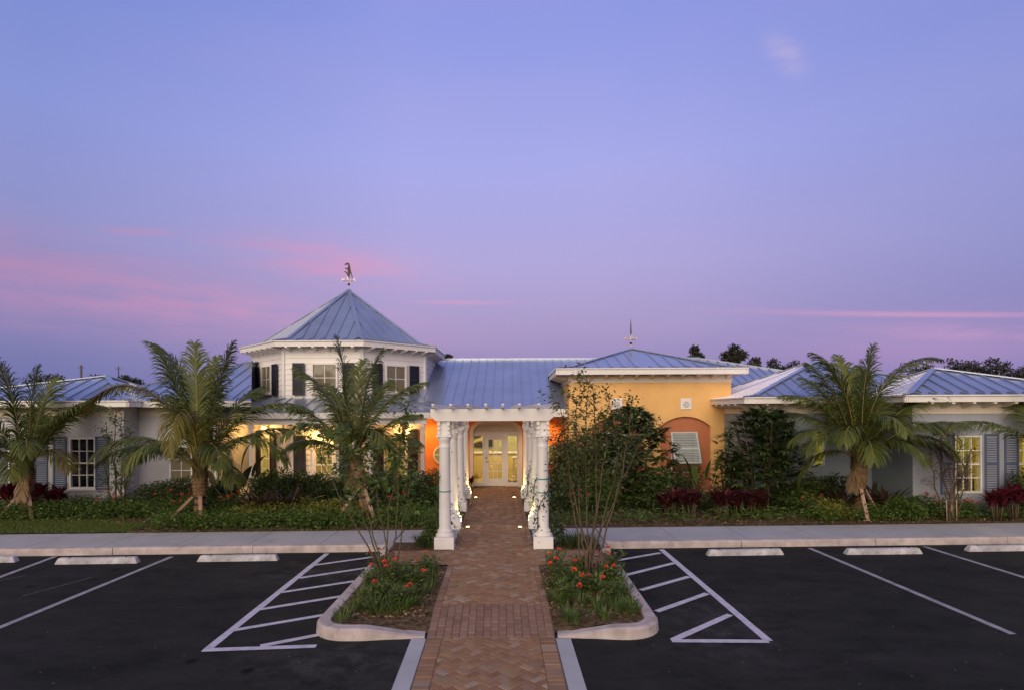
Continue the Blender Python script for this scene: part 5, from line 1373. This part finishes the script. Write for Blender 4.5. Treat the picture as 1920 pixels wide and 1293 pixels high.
def palmate(name, label, px, Y, h, r, leafm, nl, fl, nf=8, stems=6, group=None, cat='shrub', w=.22, z0=GZ, fill=.0):
    # shrub of fan / hand-shaped leaves on stalks
    x = xat(px, Y); t = thing(name, label, cat, (x, Y, z0), group=group); g = NP(); b = MB()
    for k in range(stems):
        a = rnd.uniform(0, 6.28); b.tube([(x+.25*r*math.cos(a), Y+.2*r*math.sin(a), z0-.05), (x+.4*r*math.cos(a), Y+.3*r*math.sin(a), z0+h*.5), (x+.6*r*math.cos(a), Y+.45*r*math.sin(a), z0+h*.9)], [.028, .022, .012], 6)
    b.build('stems', m_twig, t)
    for k in range(nl):
        v = rnd.random(); zz = z0+h*(.12+.88*v**.8); a = rnd.uniform(0, 6.28); rr = r*math.sqrt(max(.03, 1-(((zz-z0)/h-.38)/.64)**2))*(.82+.26*math.sin(a*3+zz*2.7+px)); q = rr*(.25+.75*math.sqrt(rnd.random()))
        c = np.array([x+q*math.cos(a), Y+q*.8*math.sin(a), zz]); out = np.array([math.cos(a), math.sin(a)*.8, rnd.uniform(-.1, .6)])
        sd = unit(np.cross(out, [0, 0, 1])); upv = unit(np.cross(sd, out))
        for j in range(nf):
            an = (j-(nf-1)/2)*(2.7/nf); d = unit(out*math.cos(an)+sd*math.sin(an)+upv*rnd.uniform(-.1, .25)); L = fl*(1-.25*abs(an)/1.4)*rnd.uniform(.85, 1.15)
            g.strap(c, d, L, L*w, rnd.uniform(.4, .9), 3)
    g.build('foliage', leafm, t); return t
def rosette(name, label, px, Y, h, stems, leafm, nl, L, w, spread=.15, bend=(.3, 1.0), cat='plant', group=None, up=(.6, 2.0), part='leaves', z0=GZ, trunk=True):
    # tufts of strap leaves on short canes (ti plants, lilies)
    x = xat(px, Y); t = thing(name, label, cat, (x, Y, z0), group=group); b = MB(); g = NP()
    for k in range(stems):
        sx, sy = rnd.uniform(-spread, spread), rnd.uniform(-spread, spread)*.8; hh = h*rnd.uniform(.45, .95) if stems > 1 else h
        if trunk: b.tube([(x+sx*.5, Y+sy*.5, z0-.03), (x+sx, Y+sy, z0+hh)], [.018, .012], 6)
        for j in range(nl):
            a = j*2.399+rnd.uniform(-.3, .3); e = rnd.uniform(*up)
            g.strap((x+sx, Y+sy, z0+hh*rnd.uniform(.75, 1.0) if trunk else z0+.02), (math.cos(a), math.sin(a), e), L*rnd.uniform(.7, 1.15), w*rnd.uniform(.8, 1.15), rnd.uniform(*bend), 5, .25)
    if trunk: b.build('canes', m_twig, t)
    g.build(part, leafm, t); return t
def paddle(name, label, px, Y, specs, leafm, cat='plant', z0=GZ):
    # big paddle leaves on long stalks: specs (dx, dy, height, leaf length, width)
    x = xat(px, Y); t = thing(name, label, cat, (x, Y, z0))
    for dx_, dy_, h, L, w in specs:
        s = MB(); p0 = (x+dx_*.15, Y+dy_*.15, z0-.03); p1 = (x+dx_, Y+dy_, z0+h-L*.8); s.tube([p0, tuple((np.array(p0)+np.array(p1))/2+np.array([0, 0, .08])), p1], [.022, .016, .010], 6); st = s.build('stalk', mat('green_stalk', (.07, .075, .025), .6), t)
        g = NP(); g.strap(p1, (dx_*.8+.05, dy_*.8, 1.2), L, w, rnd.uniform(.3, .7), 7, .5); g.build('leaf', leafm, st)
    return t
def flowers(t, pts, r=.05, m=None):
    for p in pts:
        g = NP(); n = 46; d = unit(rng.normal(size=(n, 3))); d[:, 2] = np.abs(d[:, 2])*.9; g.leaves(np.array(p)+d*r*.45, d, r*.75, r*.55, droop=0); g.build('flower_head', m or l_flower, t)
def ixora(label, x, y, z0, h, r, n, fl, leafm=None, name='ixora_bush', group='coral-flowered ixora bushes'):
    t = thing(name, label, 'flowering bush', (x, y, z0), group=group); b = MB(); g = NP(); tips = []
    for k in range(9):
        a = k*2.399; q = r*math.sqrt((k+.5)/9); e = np.array([x+q*math.cos(a), y+q*math.sin(a), z0+h*rnd.uniform(.6, 1.0)]); p0 = np.array([x, y, z0-.03])
        b.tube([tuple(p0), tuple((p0+e)/2+np.array([0, 0, .05])), tuple(e)], [.009, .007, .004], 5); tips.append(e)
        m_ = n//9; u = rng.random((m_, 1))**.7; P = p0+(e-p0)*u+rng.normal(size=(m_, 3))*.035; D = rng.normal(size=(m_, 3))*np.array([1, 1, .4])+np.array([0, 0, .45]); g.leaves(P, D, .082*rng.uniform(.7, 1.25, m_), .034, droop=.1)
    b.build('stems', m_twig, t); g.build('foliage', leafm or l_mid, t)
    rnd.shuffle(tips); flowers(t, [(p[0], p[1], p[2]+.04) for p in tips[:fl]], rnd.uniform(.034, .05)); return t

l_shrub = leafmat('glossy_shrub_leaves', (.024, .040, .013), to=[(.058, .085, .024), (.034, .055, .018), (.10, .13, .04)], rough=.4)
l_feather = leafmat('olive_fine_leaves', (.034, .046, .012), to=[(.06, .075, .018), (.045, .05, .014)])
# big shrubs and clumps behind the bed, right side
palmate('schefflera', 'large dark green shrub hiding the left arch of the yellow wall', 1185, 17.6, 2.9, 1.28, l_shrub, 600, .38, 8, w=.3)
shrub('feathery_bamboo', 'fine-leaved olive green clump between the right front column and the yellow wall', 1082, 17.6, 2.45, .85, l_feather, 9500, .16, .17, clumps=18)
palmate('lady_palm', 'dense dark lady palm in front of the left end of the grey-green wall', 1432, 16.7, 2.85, 1.4, l_shrub, 620, .38, 9, w=.17, stems=12)
palmate('lady_palm', 'low loose palm clump between the yellow wall and the dense lady palm', 1365, 17.3, 1.5, .55, l_dark, 120, .30, 8, w=.15)
paddle('bird_of_paradise', 'broad paddle-leaved plant below the right arched window', 1318, 17.0, [(-.35, 0, 1.5, .75, .24), (.4, .1, 1.62, .7, .26), (.05, -.1, 1.35, .65, .24), (-.15, .2, 1.2, .6, .22), (.25, -.2, 1.1, .55, .2), (.6, 0, 1.25, .6, .22)], l_mid)
shrub('croton_bush', 'low dark bush behind the maroon plants under the right arch', 1275, 17.6, 1.3, .65, l_dark, 1800, .12, .4)
for px, Y, h, lab in ((1050, 17.2, .95, 'maroon ti plant beside the right front column'), (1258, 15.7, .85, 'dark maroon ti plant left of the paddle-leaved plant'), (1292, 15.6, .95, 'reddish ti plant at the foot of the paddle-leaved plant'),
                    (1343, 15.6, 1.0, 'tall maroon ti plant right of the paddle-leaved plant'), (1384, 15.8, .85, 'dark maroon ti plant beside the low yellow bush'), (1412, 15.6, .75, 'small maroon ti plant under the dense lady palm')):
    rosette('ti_plant', lab, px, Y, h*.72, 8, l_dred, 24, .36, .07, .30, (.3, 1.1), group='dark red ti plants', up=(.5, 2.2))
for px, Y, h, lab in ((12, 16.9, 1.0, 'crimson ti plant at the left edge of the photo'), (40, 17.0, .95, 'bright crimson ti plant just behind the leftmost palm trunk'), (72, 17.0, 1.0, 'crimson ti plant right of the leftmost palm trunk'), (108, 16.7, .95, 'crimson ti plant below the left shutter of the dark window'),
                    (1868, 15.0, 1.0, 'crimson ti plant right of the lit window on the right wing'), (1902, 15.0, 1.1, 'crimson ti plant below the window at the right edge')):
    rosette('ti_plant', lab, px, Y, h*.72, 6, l_red, 22, .40, .085, .22, (.3, 1.0), group='crimson ti plants', up=(.5, 2.2))
for px, Y, lab in ((1579, 15.9, 'bronze crinum lily left of the right palm trunk'), (1632, 16.2, 'bronze crinum lily just behind the right palm trunk'), (1656, 15.9, 'bronze crinum lily right of the right palm trunk'),
                   (484, 15.6, 'bronze crinum lily left of the tower porch, nearest the big paddle leaves'), (546, 16.2, 'dark crinum lily in front of the black shutter of the tower'), (515, 15.9, 'bronze crinum lily between two others before the porch')):
    rosette('crinum_lily', lab, px, Y, .1, 1, l_bronze, 26, .98, .12, .05, (.3, .9), group='bronze crinum lilies', up=(.8, 2.6), trunk=False)
paddle('bird_of_paradise', 'paddle-leaved plant at the left end of the tower porch', 442, 16.3, [(-.45, 0, 1.75, .85, .36), (.1, .1, 1.95, .9, .36), (.45, 0, 1.7, .8, .32), (-.1, -.15, 1.4, .75, .32), (.25, -.1, 1.35, .7, .3), (.7, .05, 1.25, .6, .26), (-.65, .1, 1.25, .6, .28), (-.25, .1, 1.6, .8, .34), (.85, 0, 1.0, .5, .22)], l_dark)
paddle('bird_of_paradise', 'paddle-leaved plant right of the leaning palm trunk', 735, 16.4, [(-.4, 0, 1.6, .8, .32), (.3, .1, 1.75, .8, .32), (.0, .1, 1.5, .75, .3), (.5, 0, 1.35, .7, .26), (-.15, -.15, 1.1, .6, .26), (.15, -.2, 1.05, .6, .24), (-.65, .05, 1.2, .6, .24)], l_mid)
for px, Y, h, w, lm, lab in ((505, 17.6, 1.25, .55, l_mid, 'leafy green shrub in front of the left porch rail'), (540, 17.3, 1.05, .5, l_dark, 'dark leafy shrub between two porch posts'), (580, 17.9, 1.0, .5, l_mid, 'green shrub below the black shutter on the front of the tower'), (640, 17.5, .95, .45, l_dark, 'dark shrub behind the leaning palm stake'),
                          (715, 17.6, 1.2, .55, l_dark, 'dark shrub behind the right paddle-leaved plant'), (415, 17.3, 1.0, .5, l_dark, 'dark shrub just right of the tall palm trunk'), (1500, 16.4, .9, .5, l_mid, 'green shrub between the lady palm and the bronze lilies'), (1700, 15.3, .6, .4, l_mid, 'low green shrub at the corner of the mauve wing'), (1130, 16.9, 1.3, .5, l_mid, 'green shrub left of the large dark shrub'), (1225, 16.8, 1.2, .5, l_shrub, 'low leafy skirt right of the large dark shrub')):
    shrub('leafy_shrub', lab, px, Y, h, w, lm, int(4200*w), .13, .38, clumps=10)
# rounded hedges left
shrub('round_hedge', 'rounded dark hedge below the set-back window', 315, 17.4, .98, .95, l_dark, 4600, .09, .5, clumps=14)
shrub('round_hedge', 'rounded olive bush before the white porch railing', 606, 17.6, .95, .70, l_dark, 3200, .09, .5, clumps=12)
shrub('round_hedge', 'dark bush in front of the porch between the black shutter and the olive bush', 552, 17.8, 1.15, .40, l_dark, 1600, .10, .45)
shrub('round_hedge', 'dark flowering bush beside the left front column', 800, 16.6, 1.25, .66, l_dark, 3600, .09, .45, clumps=12)
shrub('round_hedge', 'dark bush below the orange wall at the tower corner', 762, 17.2, 1.1, .55, l_dark, 2200, .10, .45)
shrub('round_hedge', 'dark bush right of the pergola under the orange wall', 1062, 16.2, 1.0, .52, l_dark, 2200, .09, .45)
shrub('croton_bush', 'low reddish bush at the pergola by the right columns', 1046, 18.6, 1.35, .32, leafmat('russet_leaves', (.12, .035, .012), to=[(.07, .05, .015), (.18, .05, .015)]), 1100, .12, .35)
shrub('dense_bush', 'dark bush behind the crinum lilies at the grey-green wall', 1545, 16.9, 1.0, .6, l_dark, 2200, .13, .35)
shrub('topiary_bush', 'round dark bush under the window at the right edge', 1912, 15.35, 1.35, .28, l_dark, 1100, .09, .55)
for px, Y, lab, w in ((560, 15.9, 'yellow-green bush left of the small lit window', .5), (620, 15.8, 'yellow-green bush below the white railing', .55), (500, 15.3, 'yellow-green bush at the foot of the crinum lilies', .4), (668, 15.5, 'yellow-green bush at the foot of the leaning palm', .4), (1690, 15.6, 'yellow-green bush at the corner of the mauve wing', .4), (1560, 15.4, 'yellow-green bush left of the right palm stake', .45), (462, 15.2, 'pale yellow-green bush beside the grey boulder', .3)):
    shrub('golden_bush', lab, px, Y, .52, w, l_yel, int(2200*w), .13, .25, clumps=8, group='yellow-green bushes')
# boulder
def boulder(px, Y, r, lab):
    x = xat(px, Y); b = MB(); n = 12; pr = []
    for i in range(7):
        a = -.3+(math.pi/2+.3)*i/6; pr.append((r*math.cos(a), r*.75*math.sin(a)))
    b.lathe(pr, (x, Y, GZ), n); b.v = [(vx+rnd.uniform(-.02, .02), vy+rnd.uniform(-.02, .02), vz+rnd.uniform(-.015, .015)) for vx, vy, vz in b.v]
    o = b.build('boulder', mat('pale_rock', (.34, .29, .29), .9, var=.25, vscale=6, bump=.5, bscale=20)); tag(o, lab, 'boulder')
boulder(450, 16.0, .24, 'pale rounded boulder among the plants left of the porch')

# ---- low covers: nobody could count these plants
def cover(label, spots, leafm, h, ll, per, name='ground_cover', lw=.45):
    g = NP()
    for x, y, r in spots:
        n = int(per*r*r*10); a = rng.uniform(0, 6.283, n); q = r*np.sqrt(rng.random(n)); P = np.stack([x+q*np.cos(a), y+q*np.sin(a), GZ+h*(rng.random(n)**.8)*np.sqrt(np.maximum(0, 1-(q/r)**2)*.9+.1)], 1)
        D = rng.normal(size=(n, 3))*np.array([1, 1, .4])+np.array([0, 0, .4]); D[:, 0] += np.cos(a)*.6; D[:, 1] += np.sin(a)*.6; g.leaves(P, D, ll*rng.uniform(.7, 1.3, n), ll*lw*rng.uniform(.8, 1.2, n), droop=.25)
    return tag(g.build(name, leafm), label, name.replace('_', ' '), kind='stuff')
def band(n, xa, xb, ya, yb, ra, rb_, f=None):
    out = []
    for k in range(n):
        x = rnd.uniform(xa, xb); y = swb(x)+rnd.uniform(ya, yb)
        if f and not f(x, y): continue
        out.append((x, y, rnd.uniform(ra, rb_)))
    return out
onpath = lambda x, y: abs(x-pcx(y)) > PW+.42
cover('low green ground cover in front of the left wing', band(330, -17, -8.4, 1.75, 3.5, .22, .36), l_cover, .50, .09, 75)
cover('low green ground cover along the left sidewalk', band(470, -9.0, -1.7, .22, 2.7, .2, .34, onpath), l_cover, .42, .09, 75)
cover('low green ground cover along the right sidewalk', band(220, 7.6, 17, .45, 1.6, .2, .34, onpath), l_cover, .42, .09, 75)
cover('grassy tufts of lilyturf on the mulch right of the pergola', band(85, 1.0, 8.5, .3, 1.3, .13, .2, onpath), l_cover, .34, .24, 60, 'lilyturf', .12)
cover('dark green ground cover under the shrubs right of the pergola', band(150, .9, 9, 1.9, 3.4, .25, .4, onpath), l_dark, .5, .10, 60)
cover('dark green ground cover under the shrubs before the porch', band(190, -10, -1.8, 2.3, 4.2, .25, .4, onpath), l_dark, .6, .10, 60)
# flowering ixoras in the beds
for px, py, lab in ((205, 966, 'ixora with a coral flower cluster below the dark left window'), (345, 968, 'ixora in flower left of the tall left palm'), (312, 958, 'ixora in flower in front of the rounded dark hedge'), (432, 968, 'ixora in flower beside the pale boulder'),
                    (745, 965, 'ixora in flower behind the left island tree'), (790, 955, 'ixora in flower beside the left front column'), (1082, 965, 'ixora in flower right of the right front column'), (1520, 968, 'ixora in flower below the dense lady palm'), (1752, 970, 'ixora in flower left of the purple twiggy tree'), (1808, 970, 'ixora in flower below the right lit window')):
    p = gnd(px, py, GZ); ixora(lab, p.x, p.y, GZ, .62, .34, 700, 5)
isl = [(-2.38, 10.5, 'back left, against the kerb'), (-1.55, 10.55, 'back, beside the brick cross path'), (-2.30, 9.55, 'on the kerb side, left of the tree'), (-1.95, 9.75, 'at the foot of the tree stems'), (-1.6, 9.7, 'between the tree and the brick path'), (-2.05, 8.95, 'in the middle'), (-1.65, 8.75, 'nearest the front, by the path')]
for x, y, s in isl: ixora('coral-flowered bush in the left island, '+s, x, y, .125, rnd.uniform(.26, .42), .25, 290, rnd.choice((1, 2, 2)))
isr = [(.75, 10.5, 'back, beside the brick cross path'), (1.2, 10.45, 'back, behind the tree stems'), (.80, 9.9, 'on the path side, left of the tree'), (1.65, 9.9, 'on the kerb side, right of the tree'), (1.15, 9.35, 'in front of the tree stems'), (1.45, 8.9, 'toward the front right'), (.85, 9.0, 'nearest the front left'), (1.8, 10.55, 'back right, against the kerb')]
for x, y, s in isr: ixora('coral-flowered bush in the right island, '+s, x, y, .125, rnd.uniform(.28, .42), .25, 300, rnd.choice((1, 2, 2)))
def icover(label, x0, x1):
    g = NP()
    for k in range(26):
        x, y, rr = rnd.uniform(x0, x1), rnd.uniform(8.15, 10.6), rnd.uniform(.1, .2); n = 70; a = rng.uniform(0, 6.283, n); q = rr*np.sqrt(rng.random(n))
        P = np.stack([x+q*np.cos(a), y+q*np.sin(a), .13+.13*rng.random(n)], 1); D = rng.normal(size=(n, 3))*np.array([1, 1, .4])+np.array([0, 0, .5]); g.leaves(P, D, .065*rng.uniform(.6, 1.3, n), .022, droop=.2)
    tag(g.build('ground_cover', l_thin), label, 'ground cover', kind='stuff')
icover('low sprawling weeds and ground cover in the left island bed', -2.35, -1.4); icover('low sprawling weeds and ground cover in the right island bed', .55, 1.8)
# grass tufts in the islands
def tufts(label, spots, leafm, h, n=40, w=.012, name='grass'):
    g = NP()
    for x, y, r, z in spots:
        for k in range(n):
            a = rnd.uniform(0, 6.283); q = r*math.sqrt(rnd.random()); g.strap((x+q*math.cos(a), y+q*math.sin(a), z), (math.cos(a)*.5, math.sin(a)*.5, rnd.uniform(.8, 2.2)), h*rnd.uniform(.6, 1.2), w, rnd.uniform(.3, 1.1), 3)
    return tag(g.build(name, leafm), label, name.replace('_', ' '), kind='stuff')
tufts('green lilyturf tufts in the left island bed', [(rnd.uniform(-2.4, -1.5), rnd.uniform(8.0, 10.3), .14, .12) for k in range(34)]+[(-1.42+rnd.uniform(-.1, .1), 9.2+k*.25, .1, .12) for k in range(6)], l_mid, .19, w=.009, name='lilyturf')
tufts('green lilyturf tufts in the right island bed', [(rnd.uniform(.6, 1.8), rnd.uniform(8.0, 10.3), .14, .12) for k in range(32)], l_mid, .19, name='lilyturf')
tufts('dark grassy tufts behind the left cross path by the column', [(rnd.uniform(-2.4, -1.7), rnd.uniform(12.2, 12.6), .1, .15) for k in range(9)], l_dark, .3, name='lilyturf')
tufts('dark grassy tufts behind the right cross path by the column', [(rnd.uniform(1.05, 1.85), rnd.uniform(12.2, 12.6), .1, .15) for k in range(9)], l_dark, .3, name='lilyturf')
# mulch chips
def chips(label, fn, n):
    g = NP(); P = np.array([fn() for k in range(n)]); D = rng.normal(size=(n, 3))*np.array([1, 1, .25]); g.leaves(P, D, rng.uniform(.03, .09, n), rng.uniform(.012, .03, n), droop=0)
    tag(g.build('mulch_chips', l_brown), label, 'mulch', kind='stuff')
def bedpt():
    x = rnd.uniform(-16, 17)
    while not onpath(x, 15): x = rnd.uniform(-16, 17)
    return (x, swb(x)+rnd.uniform(.03, 1.6), GZ+.035)
chips('brown mulch chips along the planting beds', bedpt, 4200)
chips('brown mulch chips in the left island', lambda: (rnd.uniform(-2.5, -1.25), rnd.uniform(8.15, 10.9), .15), 1500)
chips('brown mulch chips in the right island', lambda: (rnd.uniform(.5, 1.85), rnd.uniform(8.15, 10.9), .15), 1500)
# lawn strip at the far left
b = MB(); lawn = [(-22, swb(-22)+.02), (-9.3, swb(-9.3)+.02), (-9.0, 14.4), (-9.6, 15.0), (-10.6, 15.5), (-13, 15.65), (-22, 15.6)]
b.add([(x, y, .165) for x, y in lawn], [tuple(range(len(lawn)))]); tag(b.build('lawn', mat('lawn_soil', (.045, .055, .014), .95, var=.3, vscale=6)), kind='structure')
n = 26000; X = rng.uniform(-16, -9.2, n); Yy = rng.uniform(13.7, 15.6, n); k = (Yy > swb(0)+.034*X+.02) & (Yy < 15.65-.35*np.maximum(0, X+11.2)); X, Yy = X[k], Yy[k]; n = len(X)
g = NP(); g.leaves(np.stack([X, Yy, np.full(n, .16)], 1), rng.normal(size=(n, 3))*np.array([.5, .5, 0])+np.array([0, 0, 1.]), rng.uniform(.03, .075, n), .010, droop=.1)
tag(g.build('grass', l_grass), 'short green lawn grass beside the left sidewalk', 'grass', kind='stuff')

# ---- vines on the columns
def vine(lab, col_sgn, yi, z0, z1, turns, n, side, leafm=l_mid, r=.145, footbush=0):
    y = YC[yi]; cx = pcx(y)+col_sgn*1.03; t = thing('climbing_vine', lab, 'vine', (cx, y, GZ)); pts = []; K = 30
    for i in range(K+1):
        u = i/K; a = side+turns*2*math.pi*u+.4*math.sin(u*9); pts.append((cx+r*math.cos(a), y+r*math.sin(a), z0+(z1-z0)*u))
    b = MB(); b.tube(pts, .008, 5); b.build('stem', m_twig, t); g = NP(); pa = np.array(pts)
    i = rng.integers(0, K, n); P = pa[i]+rng.normal(size=(n, 3))*np.array([.07, .07, .05]); D = rng.normal(size=(n, 3))+np.array([0, 0, -.3])+unit(P-np.array([cx, y, 0])*np.array([1, 1, 0]))*0; g.leaves(P, D, .075*rng.uniform(.7, 1.3, n), .035, droop=.2)
    if footbush:
        m_ = footbush; P, D = ell(m_, (cx+col_sgn*.30, y+.1, .5), (.2, .2, .45), .2); g.leaves(P, D+rng.normal(size=P.shape)*.5, .08, .04)
    g.build('leaves', leafm, t)
vine('leafy vine climbing the inner side of the left front column', -1, 0, .3, 1.75, .5, 260, .2, footbush=900)
vine('dark vine climbing the right front column to its teal ties', 1, 0, .2, 1.7, .55, 240, 2.6, l_dark, footbush=500)
vine('vine on the second column on the left', -1, 1, .5, 1.95, .6, 170, .0)
vine('vine on the second column on the right', 1, 1, .5, 2.0, .6, 180, 2.9)
vine('vine on the third column on the left', -1, 2, .4, 1.9, .5, 160, .0)
vine('vine on the third column on the right', 1, 2, .4, 1.9, .5, 160, 2.9)
m_teal = mat('teal_tape', (.02, .30, .26), .5)
for sgn, z, lab in ((-1, 1.33, 'teal tie round the left front column'), (1, 1.58, 'upper teal tie round the right front column'), (1, 1.30, 'lower teal tie round the right front column')):
    x, y = pcx(YC[0])+sgn*1.03, YC[0]; b = MB(); b.lathe([(.124, z-.012), (.132, z), (.124, z+.012)], (x, y, 0), 24)
    if sgn > 0: b.tube([(x+.12, y-.06, z), (x+.15, y-.08, z-.05), (x+.13, y-.09, z-.10)], .012, 5)
    tag(b.build('plant_tie', m_teal), lab, 'tie', group='teal ties round the front columns')
rosette('potted_cordyline', 'small dark red plant beside the left jamb of the front door', 881, 21.6, .35, 2, l_dred, 14, .42, .06, .06, (.3, .9), z0=.14)

# ---- far trees and poles behind the roofs
def far_tree(lab, px, py_top, Y, wpx, clumps, n=1700, name='broad_tree'):
    top = at(px, py_top, Y); w = wpx*Y/F; t = thing(name, lab, 'tree', (top.x, Y, 0)); h = top.z
    b = MB(); b.tube([(top.x, Y, 0), (top.x+.2, Y, h*.4), (top.x-.1, Y, h*.8)], [.3, .22, .08], 7)
    g = NP()
    for k in range(clumps):
        a = k*2.399; q = w*.5*math.sqrt((k+.2)/clumps)*.85; f = rnd.random(); c = np.array([top.x+q*math.cos(a)*1.0, Y+q*math.sin(a), h*(.70+.26*f*(1-.5*q/w))]); r = w*.15+.25
        b.tube([(top.x, Y, h*.35), tuple((np.array([top.x, Y, h*.5])+c)/2), tuple(c)], [.1, .07, .03], 5)
        P, D = ell(n//clumps, c, (r, r, r*.8), .25); g.leaves(P, D+rng.normal(size=P.shape)*.6, .30*rng.uniform(.6, 1.3, len(P)), .16)
    b.build('trunk', m_twig, t); g.build('crown', l_far, t)
for lab, px, py, Y, w, c in (('small round tree crown above the yellow block roof, nearest the weathervane', 1308, 634, 62, 30, 5), ('open dark tree crown right of the small round one above the roofs', 1374, 636, 60, 40, 6), ('spreading tree crown above the white roof edge', 1412, 640, 64, 40, 5), ('low treetop left of the right wing roofs', 1462, 664, 66, 60, 6),
        ('rounded treetop behind the right end roof', 1735, 664, 60, 56, 8), ('broad treetop in the middle behind the right end roof', 1800, 668, 62, 70, 9), ('thin treetop at the right behind the right end roof', 1858, 670, 58, 56, 8), ('treetop cut off by the right edge behind the roof', 1915, 684, 60, 60, 7),
        ('treetop just right of the tower eave', 841, 654, 70, 26, 5), ('dark treetop behind the leftmost palm', 100, 700, 62, 80, 8), ('low treetop left of the pole nearest the tower', 185, 702, 68, 70, 7), ('low treetop behind the pyramid roof of the left wing', 240, 704, 66, 50, 6), ('treetop at the left edge behind the palm', 20, 712, 60, 60, 6)):
    far_tree(lab, px, py, Y, w, c)
for px, py, lab in ((152, 684, 'thick utility pole above the left wing roof'), (222, 686, 'thin utility pole above the left wing roof peak'), (74, 702, 'short utility pole behind the leftmost palm')):
    p = at(px, py, 75); t = thing('utility_pole', lab, 'utility pole', (p.x, 75, 0), group='utility poles behind the left wing'); b = MB(); b.tube([(p.x, 75, 0), (p.x, 75, p.z)], [.2, .13] if px == 152 else [.12, .08], 8); b.build('mast', mat('grey_timber', (.12, .10, .10), .9), t)
    b = MB(); b.box(p.x-.45, p.x+.45, 74.9, 75.0, p.z-.35, p.z-.29); b.build('cross_arm', MATS['grey_timber'], t)
